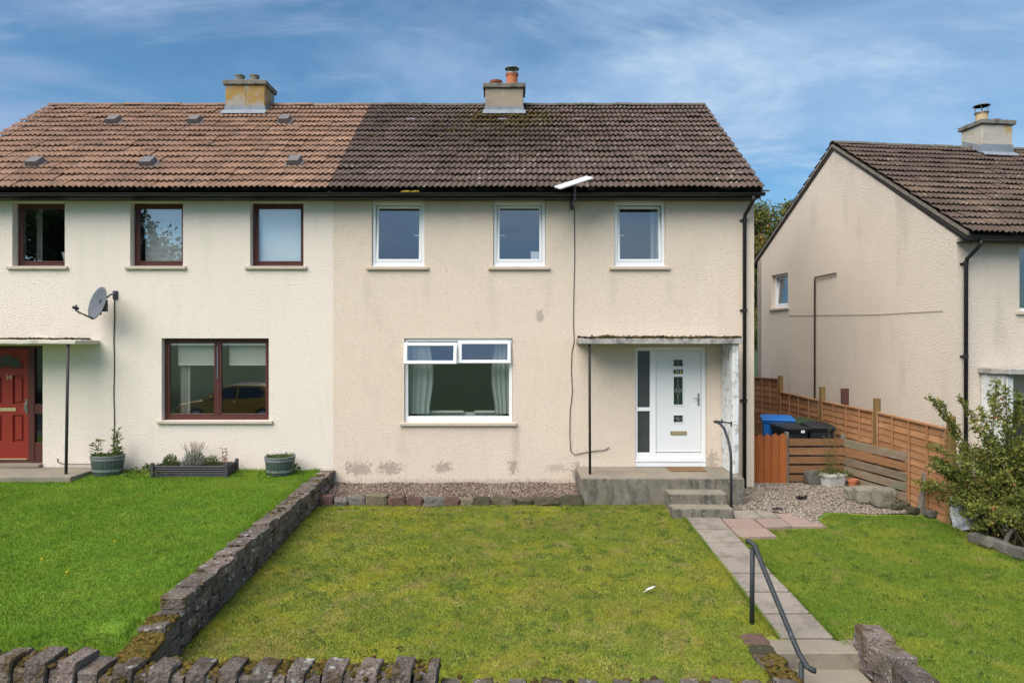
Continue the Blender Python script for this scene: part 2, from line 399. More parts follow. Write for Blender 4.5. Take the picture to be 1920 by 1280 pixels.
M['ridge_tan'] = mat('ridge_tan', (.24, .16, .115), .9, [('n', 4, 6, .5, .7, (.13, .11, .09), .7), ('n', 9, 4, .55, .7, (.27, .25, .22), .5)], bump=(60, .7, .008), rnd=.15)
M['deck'] = mat('deck', (.05, .042, .038), .95)
M['black_plastic'] = mat('black_plastic', (.012, .012, .013), .38, [('n', 5, 5, .5, .75, (.04, .038, .034), .5)], spec=.4)
M['upvc'] = mat('upvc', (.80, .81, .82), .35, [('n', 3, 4, .55, .8, (.70, .71, .70), .4)], spec=.4)
M['upvc_door'] = mat('upvc_door', (.74, .76, .76), .4, [('n', 2, 4, .55, .8, (.68, .69, .68), .4)], spec=.35)
M['brown_wood'] = mat('brown_wood', (.085, .026, .020), .45, [('n', 9, 5, .45, .75, (.050, .018, .014), .6, (1, 1, .15)), ('n', 30, 3, .64, .8, (.22, .13, .11), .3)], bump=(50, .3, .003), spec=.35)
M['red_door'] = mat('red_door', (.235, .022, .012), .42, [('n', 6, 4, .5, .8, (.17, .016, .011), .5)], spec=.4)
M['sill_stone'] = mat('sill_stone', (.56, .47, .37), .9, [('n', 6, 5, .5, .75, (.42, .36, .29), .6)], bump=(50, .6, .006))
M['sill_stone_left'] = mat('sill_stone_left', (.54, .47, .39), .9, [('n', 6, 5, .5, .75, (.42, .36, .30), .6)], bump=(50, .6, .006))
M['concrete'] = mat('concrete', (.255, .222, .172), .92, [('n', 1.6, 6, .42, .70, (.165, .148, .118), .75), ('n', 14, 4, .5, .75, (.30, .27, .225), .45), ('n', 5, 5, .60, .75, (.12, .115, .09), .5)], bump=(60, .7, .008))
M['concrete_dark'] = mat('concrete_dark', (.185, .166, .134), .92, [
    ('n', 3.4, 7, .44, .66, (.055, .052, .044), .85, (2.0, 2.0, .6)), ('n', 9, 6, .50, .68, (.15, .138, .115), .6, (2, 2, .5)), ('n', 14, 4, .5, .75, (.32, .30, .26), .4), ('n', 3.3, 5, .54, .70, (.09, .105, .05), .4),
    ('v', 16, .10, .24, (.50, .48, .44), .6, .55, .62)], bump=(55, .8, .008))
M['canopy'] = mat('canopy', (.40, .385, .35), .92, [('n', 5, 6, .42, .66, (.13, .125, .115), .8, (1, 1, .5)), ('n', 22, 4, .55, .7, (.52, .50, .46), .5)], bump=(50, .8, .010))
M['canopy_left'] = mat('canopy_left', (.58, .54, .47), .92, [('n', 5, 6, .52, .72, (.30, .28, .25), .7, (1, 1, .5)), ('n', 22, 4, .55, .7, (.52, .50, .46), .5)], bump=(50, .8, .010))
M['white_paint'] = mat('white_paint', (.66, .68, .68), .8, [('n', 2.0, 6, .46, .70, (.50, .50, .49), .7, (2, 2, .5)), ('n', 7, 6, .54, .64, (.34, .31, .27), .7), ('n', 14, 5, .60, .68, (.16, .14, .12), .6)], bump=(60, .8, .010))
M['iron'] = mat('iron', (.018, .016, .016), .6, [('n', 9, 5, .56, .70, (.14, .045, .025), .75)], bump=(70, .6, .004), spec=.3, metal=0)
M['rail_paint'] = mat('rail_paint', (.028, .034, .038), .55, [('n', 14, 5, .55, .74, (.075, .085, .088), .6), ('n', 40, 4, .62, .74, (.12, .06, .035), .6)], bump=(80, .7, .004), spec=.35)
M['post_grey'] = mat('post_grey', (.045, .043, .046), .6, [('n', 14, 5, .6, .75, (.13, .10, .08), .5)], bump=(70, .5, .003))
M['lead'] = mat('lead', (.22, .25, .29), .55, [('n', 6, 5, .45, .7, (.15, .165, .185), .7)], bump=(30, .6, .01), spec=.3)
M['chimney_beige'] = mat('chimney_beige', (.33, .27, .205), .95, [('n', 3, 6, .42, .7, (.26, .21, .165), .7), ('n', 5, 5, .58, .72, (.36, .21, .09), .55), ('n', 11, 4, .6, .7, (.5, .46, .4), .5)], bump=(50, .8, .012))
M['chimney_lichen'] = mat('chimney_lichen', (.33, .31, .27), .95, [('n', 3, 6, .50, .7, (.30, .27, .23), .7, (2, 2, .6)), ('n', 5, 9, .38, .58, (.34, .205, .045), .92), ('n', 16, 5, .50, .66, (.30, .27, .22), .6), ('n', 7, 4, .58, .7, (.16, .13, .09), .6, (3, 3, .4))], bump=(50, .8, .012))
M['chimney_far'] = mat('chimney_far', (.46, .42, .36), .95, [('n', 2.2, 6, .54, .66, (.42, .29, .08), .8), ('n', 5, 4, .5, .7, (.36, .33, .28), .5)], bump=(50, .8, .012))
M['chimney_cap'] = mat('chimney_cap', (.19, .18, .155), .95, [('n', 7, 6, .45, .68, (.09, .085, .07), .8), ('n', 9, 4, .6, .7, (.30, .24, .10), .5)], bump=(40, .8, .012))
M['terracotta'] = mat('terracotta', (.46, .155, .075), .8, [('n', 8, 5, .5, .74, (.30, .12, .07), .6)], bump=(50, .5, .004))
M['terracotta_old'] = mat('terracotta_old', (.26, .085, .055), .85, [('n', 8, 5, .5, .74, (.14, .08, .06), .6)], bump=(50, .5, .004))
M['buff_clay'] = mat('buff_clay', (.52, .38, .22), .8, [('n', 8, 5, .5, .74, (.38, .28, .18), .6)], bump=(50, .5, .004))
M['steel'] = mat('steel', (.30, .29, .27), .4, [('n', 9, 5, .5, .7, (.16, .13, .10), .6)], metal=.7)
M['vent_grey'] = mat('vent_grey', (.150, .140, .142), .7, [('n', 10, 5, .5, .75, (.09, .085, .085), .5)])
M['vent_mauve'] = mat('vent_mauve', (.17, .14, .16), .8, [('n', 10, 5, .5, .75, (.12, .10, .11), .6)])
M['moss'] = mat('moss', None, 1.0, ramp=[(0, (.030, .024, .012)), (.5, (.070, .052, .020)), (.85, (.12, .075, .028)), (1, (.16, .13, .03))], spec=.05, bump=(120, .8, .01))
M['moss_yellow'] = mat('moss_yellow', (.36, .27, .03), 1.0, [('n', 30, 4, .5, .7, (.20, .16, .02), .7)])
M['moss_gold'] = mat('moss_gold', None, 1.0, ramp=[(0, (.05, .040, .012)), (.5, (.105, .072, .020)), (.8, (.145, .100, .026)), (1, (.075, .080, .018))], spec=.05, bump=(120, .8, .01))
STONE_L = [('n', 2.5, 6, .42, .70, (.085, .072, .064), .85), ('n', 11, 5, .52, .70, (.20, .165, .14), .6),
    ('v', 9, .10, .36, (.46, .46, .44), .85, .48, .56), ('v', 30, .10, .34, (.40, .39, .36), .8, .46, .54), ('n', 4.2, 5, .54, .66, (.085, .060, .022), .8)]
M['wall_stone'] = mat('wall_stone', (.165, .138, .116), .95, STONE_L, bump=(30, 1.0, .05, 5), spec=.1, rnd=.22)
M['wall_stone_pink'] = mat('wall_stone_pink', (.195, .155, .134), .95, STONE_L, bump=(30, 1.0, .05, 5), spec=.1, rnd=.22)
M['mortar'] = mat('mortar', (.075, .065, .055), 1.0, [('n', 8, 5, .5, .7, (.13, .115, .10), .6)], bump=(40, 1, .02))
M['stone_red'] = mat('stone_red', (.105, .062, .050), .95, [('n', 6, 6, .45, .7, (.065, .044, .036), .8), ('n', 12, 5, .6, .7, (.15, .125, .10), .5)], bump=(30, .9, .02), rnd=.2)
M['stone_buff'] = mat('stone_buff', (.155, .130, .088), .95, [('n', 6, 6, .45, .7, (.15, .14, .095), .8), ('n', 9, 5, .6, .72, (.10, .11, .05), .5)], bump=(30, .9, .02), rnd=.2)
M['stone_grey'] = mat('stone_grey', (.125, .114, .100), .95, [('n', 6, 6, .45, .7, (.11, .10, .09), .8), ('n', 9, 5, .6, .72, (.09, .09, .045), .5)], bump=(30, .9, .02), rnd=.2)
M['stone_moss'] = mat('stone_moss', (.070, .060, .040), .95, [('n', 6, 6, .45, .7, (.05, .05, .03), .8), ('n', 9, 5, .6, .72, (.16, .14, .11), .5)], bump=(30, .9, .02), rnd=.2)
M['stone_pale'] = mat('stone_pale', (.215, .195, .155), .95, [('n', 5, 6, .45, .68, (.19, .175, .13), .8), ('n', 7, 5, .55, .72, (.13, .13, .065), .6), ('v', 12, .1, .3, (.38, .37, .34), .5, .5, .6)], bump=(26, .9, .025), rnd=.12)
M['slab'] = mat('slab', (.262, .226, .190), .92, [('n', 3.5, 6, .42, .66, (.175, .152, .128), .8), ('n', 16, 4, .5, .72, (.33, .29, .25), .6), ('n', 6, 6, .6, .74, (.16, .155, .10), .5), ('v', 14, .05, .14, (.50, .48, .44), .5, .55, .65)], bump=(70, .6, .006), rnd=.10)
M['slab_pink'] = mat('slab_pink', (.30, .215, .178), .92, [('n', 3, 6, .42, .70, (.29, .22, .185), .7), ('n', 9, 6, .52, .70, (.20, .175, .145), .7)], bump=(70, .6, .006), rnd=.12)
M['joint'] = mat('joint', (.07, .062, .045), 1.0, [('n', 8, 5, .5, .7, (.05, .065, .02), .7)], bump=(50, .8, .01))
M['pebble'] = mat('pebble', None, .9, ramp=[(0, (.07, .045, .036)), (.3, (.175, .115, .088)), (.55, (.135, .108, .088)), (.8, (.25, .185, .145)), (1, (.36, .31, .265))], spec=.2)
M['chip'] = mat('chip', None, .9, ramp=[(0, (.08, .066, .052)), (.3, (.185, .152, .122)), (.6, (.25, .205, .162)), (.85, (.32, .275, .225)), (1, (.42, .38, .33))], spec=.2)
M['gravel_base'] = mat('gravel_base', (.22, .175, .145), 1.0, [('n', 60, 3, .45, .65, (.10, .08, .066), .8), ('n', 3, 5, .5, .7, (.16, .135, .11), .5)], bump=(70, 1, .02))
LM = [('n', .6, 3, .42, .62, (0.149, 0.226, 0.029), .65), ('n', 1.5, 4, .48, .62, (0.363, 0.352, 0.037), .65), ('n', 1.0, 4, .56, .70, (0.330, 0.248, 0.094), .55),
    ('n', 2.6, 5, .55, .67, (0.385, 0.303, 0.127), .6), ('n', 4.2, 4, .56, .66, (0.066, 0.138, 0.029), .75), ('n', 6.5, 4, .58, .70, (0.187, 0.138, 0.072), .6), ('n', 12, 3, .60, .70, (0.050, 0.105, 0.024), .6)]
LR = [('n', .7, 3, .42, .62, (0.129, 0.224, 0.025), .7), ('n', 1.5, 4, .50, .64, (0.308, 0.325, 0.040), .65),
    ('n', 2.6, 5, .56, .68, (0.336, 0.274, 0.101), .55), ('n', 4.2, 4, .56, .68, (0.058, 0.129, 0.022), .7), ('n', 11, 3, .60, .72, (0.056, 0.112, 0.025), .5)]
LL = [('n', .6, 3, .42, .64, (0.137, 0.257, 0.021), .6), ('n', 1.4, 4, .48, .66, (0.245, 0.342, 0.034), .65), ('n', 2.8, 4, .54, .68, (0.217, 0.268, 0.046), .5), ('n', 4.5, 4, .56, .68, (0.080, 0.177, 0.021), .65)]
M['grass_main'] = mat('grass_main', None, .85, LM, ramp=[(0, (0.094, 0.143, 0.022)), (.35, (0.182, 0.237, 0.029)), (.7, (0.281, 0.297, 0.042)), (.90, (0.396, 0.352, 0.099)), (1, (0.506, 0.418, 0.176))], transl=.30, spec=.1, upn=.65)
M['grass_right'] = mat('grass_right', None, .85, LR, ramp=[(0, (0.084, 0.157, 0.020)), (.4, (0.151, 0.241, 0.027)), (.75, (0.230, 0.302, 0.034)), (1, (0.358, 0.358, 0.090))], transl=.30, spec=.1, upn=.65)
M['grass_left'] = mat('grass_left', None, .8, LL, ramp=[(0, (0.081, 0.172, 0.014)), (.5, (0.144, 0.276, 0.018)), (.85, (0.213, 0.339, 0.028)), (1, (0.322, 0.380, 0.081))], transl=.30, spec=.15, upn=.65)
M['turf_main'] = mat('turf_main', (0.220, 0.253, 0.035), 1, LM, bump=(60, .9, .02))
M['turf_right'] = mat('turf_right', (0.165, 0.237, 0.031), 1, LR, bump=(60, .9, .02))
M['turf_left'] = mat('turf_left', (0.115, 0.218, 0.018), 1, LL, bump=(60, .9, .02))
M['soil'] = mat('soil', (.055, .065, .018), 1.0, [('n', 2.2, 5, .45, .7, (.085, .095, .016), .7), ('n', 12, 4, .5, .7, (.05, .045, .022), .6)], bump=(30, 1, .02))
M['field'] = mat('field', (.024, .050, .009), 1.0, [('n', .05, 5, .4, .7, (.035, .06, .012), .6), ('n', .6, 5, .5, .7, (.018, .036, .007), .5)])
M['asphalt'] = mat('asphalt', (.055, .054, .053), .9, [('n', 1, 5, .4, .7, (.04, .04, .04), .6)], bump=(90, .6, .006))
M['paving'] = mat('paving', (.16, .15, .14), .9, [('n', 2, 5, .4, .7, (.12, .115, .105), .6)], bump=(80, .5, .006))
M['fence_orange'] = mat('fence_orange', (.37, .185, .088), .82, [('n', 5, 6, .42, .72, (.27, .130, .062), .7, (1, .5, 6)), ('n', 2.0, 5, .48, .70, (.44, .26, .15), .6), ('n', 7, 5, .56, .72, (.19, .105, .058), .6)], bump=(40, .6, .006), spec=.15, rnd=.13)
M['fence_post'] = mat('fence_post', (.235, .145, .055), .85, [('n', 5, 6, .42, .7, (.16, .105, .040), .7, (4, 4, .5)), ('n', 12, 5, .6, .74, (.30, .21, .10), .5)], bump=(40, .7, .008), rnd=.1)
M['board_weathered'] = mat('board_weathered', (.205, .150, .100), .92, [('n', 3, 6, .40, .68, (.27, .24, .17), .75, (1, 1, 5)), ('n', 2.2, 5, .50, .68, (.150, .175, .115), .6), ('n', 6, 5, .58, .72, (.235, .105, .062), .6)], bump=(40, .9, .01, 5, (1, 1, 6)), rnd=.16)
M['board_brown'] = mat('board_brown', (.255, .130, .060), .88, [('n', 3, 6, .42, .7, (.18, .095, .050), .7, (1, 1, 6)), ('n', 4, 5, .60, .74, (.20, .17, .11), .5)], bump=(40, .9, .01, 5, (1, 1, 6)), rnd=.16)
M['gate_orange'] = mat('gate_orange', (.32, .100, .028), .8, [('n', 5, 6, .42, .72, (.23, .070, .022), .7, (6, 6, .6)), ('n', 9, 5, .6, .74, (.38, .17, .07), .4)], bump=(40, .7, .008), rnd=.12)
M['timber_grey'] = mat('timber_grey', (.20, .175, .145), .95, [('n', 5, 6, .42, .7, (.11, .095, .075), .8, (4, 4, .5)), ('n', 7, 5, .58, .72, (.12, .13, .07), .5)], bump=(40, 1, .012))
M['timber_red'] = mat('timber_red', (.105, .050, .042), .9, [('n', 5, 6, .42, .7, (.06, .035, .03), .8, (4, 4, .5))], bump=(40, .8, .01))
M['bin_blue'] = mat('bin_blue', (.014, .160, .520), .5, [('n', 5, 4, .5, .8, (.02, .13, .36), .5)], spec=.35)
M['bin_black'] = mat('bin_black', (.018, .020, .023), .5, [('n', 6, 4, .5, .8, (.035, .036, .04), .5)], spec=.35)
M['bin_green'] = mat('bin_green', (.030, .060, .026), .5, [('n', 6, 4, .5, .8, (.045, .075, .035), .5)], spec=.35)
M['paper'] = mat('paper', (.78, .79, .80), .7)
M['white_plastic'] = mat('white_plastic', (.60, .60, .56), .55, [('n', 6, 5, .5, .72, (.36, .36, .30), .6)], bump=(40, .4, .006))
M['sack'] = mat('sack', (.56, .56, .57), .55, [('n', 7, 5, .45, .7, (.26, .25, .27), .8)], bump=(18, 1, .05), spec=.4)
M['barrel'] = mat('barrel', (.050, .075, .062), .55, [('n', 5, 5, .5, .75, (.085, .105, .095), .6, (3, 3, .6))], bump=(40, .5, .006), spec=.4)
M['barrel_band'] = mat('barrel_band', (.17, .185, .185), .55, [('n', 9, 5, .5, .7, (.08, .09, .085), .6)])
M['bed_grey'] = mat('bed_grey', (.060, .057, .064), .6, [('n', 8, 5, .5, .75, (.095, .09, .095), .5)])
M['compost'] = mat('compost', (.035, .027, .018), 1, [('n', 20, 4, .5, .7, (.06, .06, .02), .6)], bump=(50, 1, .02))
M['dish'] = mat('dish', (.105, .118, .142), .65, [('n', 9, 4, .5, .8, (.08, .09, .11), .5)], spec=.3)
M['dish_dark'] = mat('dish_dark', (.045, .045, .05), .6)
M['cable'] = mat('cable', (.035, .030, .028), .6)
M['cable_pale'] = mat('cable_pale', (.26, .21, .17), .7)
M['cable_brown'] = mat('cable_brown', (.10, .065, .05), .6)
M['antenna_white'] = mat('antenna_white', (.58, .58, .63), .4, spec=.4)
M['antenna_mast'] = mat('antenna_mast', (.10, .10, .12), .5)
M['brass'] = mat('brass', (.42, .33, .13), .35, metal=.8)
M['dull_brass'] = mat('dull_brass', (.46, .38, .22), .5, metal=.4)
M['chrome'] = mat('chrome', (.45, .45, .42), .25, metal=.9)
M['number_black'] = mat('number_black', (.018, .015, .010), .4)
M['number_gold'] = mat('number_gold', (.72, .60, .28), .4, metal=.3)
M['leaded'] = mat('leaded', (.34, .36, .33), .5, metal=.3)
M['doorlight'] = mat('doorlight', (.026, .048, .034), .12, [('n', 9, 3, .4, .7, (.016, .026, .020), .8)], spec=.6)
M['side_glass'] = mat('side_glass', (.055, .058, .062), .22, [('n', 6, 3, .4, .7, (.045, .047, .05), .8)], spec=.6)
M['rubber'] = mat('rubber', (.02, .02, .021), .7)
M['mat_coir'] = mat('mat_coir', (.23, .135, .070), 1, [('n', 30, 4, .45, .7, (.15, .09, .05), .8)], bump=(150, 1, .01))
M['mat_grey'] = mat('mat_grey', (.22, .23, .25), 1, [('n', 30, 4, .45, .7, (.13, .14, .155), .8)], bump=(150, 1, .01))
M['curtain'] = mat('curtain', (.60, .66, .63), .9, transl=.25)
M['net'] = mat('net', (.66, .66, .60), .9, transl=.35)
M['blind'] = mat('blind', (.66, .66, .61), .85, transl=.15)
M['blind_white'] = mat('blind_white', (.80, .84, .85), .8, transl=.1)
M['glass'] = glass_mat('glass', .135, (.93, .95, .95))
M['glass_left'] = glass_mat('glass_left', .18, (.97, .98, .97))
M['glass_dark'] = glass_mat('glass_dark', .10, (.45, .50, .48))
M['bark'] = mat('bark', (.075, .058, .042), .95, [('n', 6, 5, .45, .7, (.04, .032, .024), .7, (3, 3, .6))], bump=(25, 1, .03))
M['cane'] = mat('cane', (.13, .105, .055), .9, [('n', 9, 4, .45, .7, (.075, .075, .03), .7)])
M['leaf_shrub'] = mat('leaf_shrub', None, .6, ramp=[(0, (.045, .066, .014)), (.35, (.110, .138, .026)), (.65, (.195, .210, .040)), (.86, (.28, .255, .060)), (.95, (.30, .155, .045)), (1, (.28, .08, .04))], transl=.3, spec=.2, upn=.3)
M['leaf_tree'] = mat('leaf_tree', None, .6, ramp=[(0, (.045, .068, .016)), (.4, (.105, .125, .026)), (.65, (.19, .165, .035)), (.85, (.34, .20, .04)), (1, (.42, .19, .035))], transl=.3, spec=.2, upn=.3)
M['leaf_dark'] = mat('leaf_dark', None, .6, ramp=[(0, (.012, .024, .008)), (.5, (.028, .048, .014)), (1, (.05, .075, .02))], transl=.2, spec=.2)
M['leaf_clover'] = mat('leaf_clover', None, .8, ramp=[(0, (.050, .105, .020)), (.5, (.085, .150, .030)), (1, (.13, .19, .05))], transl=.3, spec=.1, upn=.6)
M['leaf_green'] = mat('leaf_green', None, .6, ramp=[(0, (.035, .075, .012)), (.5, (.075, .125, .022)), (1, (.16, .19, .04))], transl=.25, spec=.25)
M['leaf_pale'] = mat('leaf_pale', None, .7, ramp=[(0, (.17, .19, .15)), (.5, (.28, .30, .25)), (1, (.40, .40, .34))], transl=.2)
M['leaf_rust'] = mat('leaf_rust', None, .7, ramp=[(0, (.20, .075, .035)), (.5, (.34, .14, .06)), (1, (.44, .22, .11))], transl=.2)
M['petal_plum'] = mat('petal_plum', (.13, .02, .07), .6)
M['feather'] = mat('feather', (.72, .72, .70), .7)
M['plastic_dark'] = mat('plastic_dark', (.020, .020, .022), .45)
M['yellow_flower'] = mat('yellow_flower', (.75, .50, .02), .6)
M['car_gold'] = mat('car_gold', (.44, .245, .030), .28, spec=.6, metal=.35)
M['car_glass'] = mat('car_glass', (.012, .014, .018), .06, spec=.7)
M['car_silver'] = mat('car_silver', (.55, .56, .58), .3, metal=.7)
M['car_lamp'] = mat('car_lamp', (.30, .02, .015), .2)

# ------------------------------------------------------------------ ground
def street_z(x): return -.956-.046*np.clip(x, -25, 25)
def gz(x, y):
    x = np.asarray(x, float); y = np.asarray(y, float)
    left = np.where(y < -.45, .33+.055*(y+.5), .333)
    main = np.where(y < 0, .061*y, 0.0)
    t = np.clip((x-7.15)/2.2, 0, 1); t = t*t*(3-2*t)
    mainr = main*(1-t)+(main*.6-.62)*t
    left = left-.17*np.clip((x+4.15)/.5, 0, 1)*np.clip((-6.0-y)/.4, 0, 1)
    z = np.where(x < -3.5, left, mainr)
    z = z+.018*np.sin(x*1.7+y*.9)*np.sin(y*1.3-x*.4)*np.where((y < -1.2) & (x < 7), 1, 0)
    z = np.where((x > 2.72) & (x < 3.58) & (y < -6.14), -1.25, z)
    return z
def build_ground():
    xs = np.unique(np.round(np.concatenate([np.arange(-17, 24.01, .3), [-3.53, -3.47, 2.70, 2.74, 3.56, 3.60]]), 3))
    ys = np.unique(np.round(np.concatenate([np.arange(-7.0, 22, .3), [-6.16, -6.12, -.46, 0]]), 3))
    GX, GY = np.meshgrid(xs, ys); V = np.stack([GX, GY, gz(GX, GY)-.012], -1).reshape(-1, 3)
    nx, ny = len(xs), len(ys); i, j = np.meshgrid(np.arange(nx-1), np.arange(ny-1)); a = (j*nx+i).ravel()
    Fc = np.stack([a, a+1, a+1+nx, a+nx], 1)
    b = len(V); V2 = np.stack([xs, np.full(nx, -7.0), np.full(nx, -1.6)], 1); V = np.concatenate([V, V2])
    k = np.arange(nx-1); Fc = np.concatenate([Fc, np.stack([b+k, b+k+1, k+1, k], 1)])
    go = tag(np_mesh('garden_ground', V, Fc, M['soil'], smooth=True), 'mossy soil under the front garden lawns', 'ground', kind='structure')
    for k_ in ('turf_left', 'turf_main', 'turf_right'): go.data.materials.append(M[k_])
    cen = V[Fc].mean(1); mi = np.where(cen[:, 1] > -.2, 0, np.where(cen[:, 0] < -3.5, 1, np.where(cen[:, 0] < 3.1, 2, np.where(cen[:, 0] < 7.1, 3, 0))))
    mi[len(mi)-(nx-1):] = 0; mi[(cen[:, 0] > 2.7) & (cen[:, 0] < 3.6) & (cen[:, 1] < -6.0)] = 0
    go.data.polygons.foreach_set('material_index', mi.astype(np.int32))
    def strip(name, m, y0, y1, dz, label, cat, x0=-400, x1=400):
        xs_ = [x for x in (-400, -60, -25, 25, 60, 400) if x0 <= x <= x1]; v = []; f = []
        for x in xs_: z = float(street_z(x))+dz; v += [(x, y0, z), (x, y1, z)]
        for q in range(len(xs_)-1): f.append((2*q, 2*q+2, 2*q+3, 2*q+1))
        mb = MB(); mb.add(v, f); return tag(mb.build(name, m, fix=False), label, cat, kind='structure')
    strip('ground', M['field'], -500, 600, -.20, 'wide green field around the houses', 'ground')
    strip('pavement', M['paving'], -9.0, -7.1, .10, 'grey pavement outside the front garden wall', 'pavement', -60, 60)
    strip('road', M['asphalt'], -16.0, -9.004, 0, 'dark asphalt street in front of the gardens', 'road', -60, 60)
    mb = MB()
    for q in range(100):
        x = -50+q; z = float(street_z(x)); z2 = float(street_z(x+1))
        mb.add([(x, -9.12, z-.1), (x+.99, -9.12, z2-.1), (x+.99, -8.99, z2-.1), (x, -8.99, z-.1), (x, -9.12, z+.11), (x+.99, -9.12, z2+.11), (x+.99, -8.99, z2+.11), (x, -8.99, z+.11)],
               [(0, 3, 2, 1), (4, 5, 6, 7), (0, 1, 5, 4), (1, 2, 6, 5), (2, 3, 7, 6), (3, 0, 4, 7)])
    tag(mb.build('kerb', M['concrete']), 'concrete kerb along the street edge', 'kerb', kind='structure')
build_ground()

# ------------------------------------------------------------------ house builders
def wall_panel(mb, x0, x1, z0, z1, y0, y1, holes):
    xs = sorted({x0, x1, *[h[0] for h in holes], *[h[1] for h in holes]}); zs = sorted({z0, z1, *[h[2] for h in holes], *[h[3] for h in holes]})
    for i in range(len(xs)-1):
        for j in range(len(zs)-1):
            cx, cz = (xs[i]+xs[i+1])/2, (zs[j]+zs[j+1])/2
            if any(h[0] < cx < h[1] and h[2] < cz < h[3] for h in holes): continue
            a, b, c, d = xs[i], xs[i+1], zs[j], zs[j+1]
            mb.add([(a, y0, c), (b, y0, c), (b, y0, d), (a, y0, d)], [(0, 1, 2, 3)])
            mb.add([(a, y1, c), (b, y1, c), (b, y1, d), (a, y1, d)], [(3, 2, 1, 0)])
    for (a, b, c, d) in holes:
        mb.add([(a, y0, c), (a, y1, c), (a, y1, d), (a, y0, d)], [(0, 1, 2, 3)])
        mb.add([(b, y0, c), (b, y1, c), (b, y1, d), (b, y0, d)], [(3, 2, 1, 0)])
        mb.add([(a, y0, c), (b, y0, c), (b, y1, c), (a, y1, c)], [(0, 1, 2, 3)])
        mb.add([(a, y0, d), (b, y0, d), (b, y1, d), (a, y1, d)], [(3, 2, 1, 0)])
def frame_bars(mb, x0, x1, z0, z1, y0, y1, w, wb=None, b=.006):
    wb = wb or w
    mb.cbox(x0, x0+w, y0, y1, z0, z1, b); mb.cbox(x1-w, x1, y0, y1, z0, z1, b)
    mb.cbox(x0+w, x1-w, y0, y1, z0, z0+wb, b); mb.cbox(x0+w, x1-w, y0, y1, z1-w, z1, b)
def tile_mesh(name, m, w=.325):
    L_, n = .365, 15; v = []; f = []
    def h(u): return .034*(.5+.5*math.cos(2*math.pi*(u/w*3)))**.9
    for (vv, ww) in ((0, .028), (0, .044), (L_, -.006)):
        for i in range(n+1):
            u = w*i/n; v.append((u-w/2, vv, ww+h(u)))
    for r in range(2):
        for i in range(n): f.append((r*(n+1)+i, r*(n+1)+i+1, (r+1)*(n+1)+i+1, (r+1)*(n+1)+i))
    me = bpy.data.meshes.new(name); me.from_pydata(v, [], f); me.materials.append(m); return me
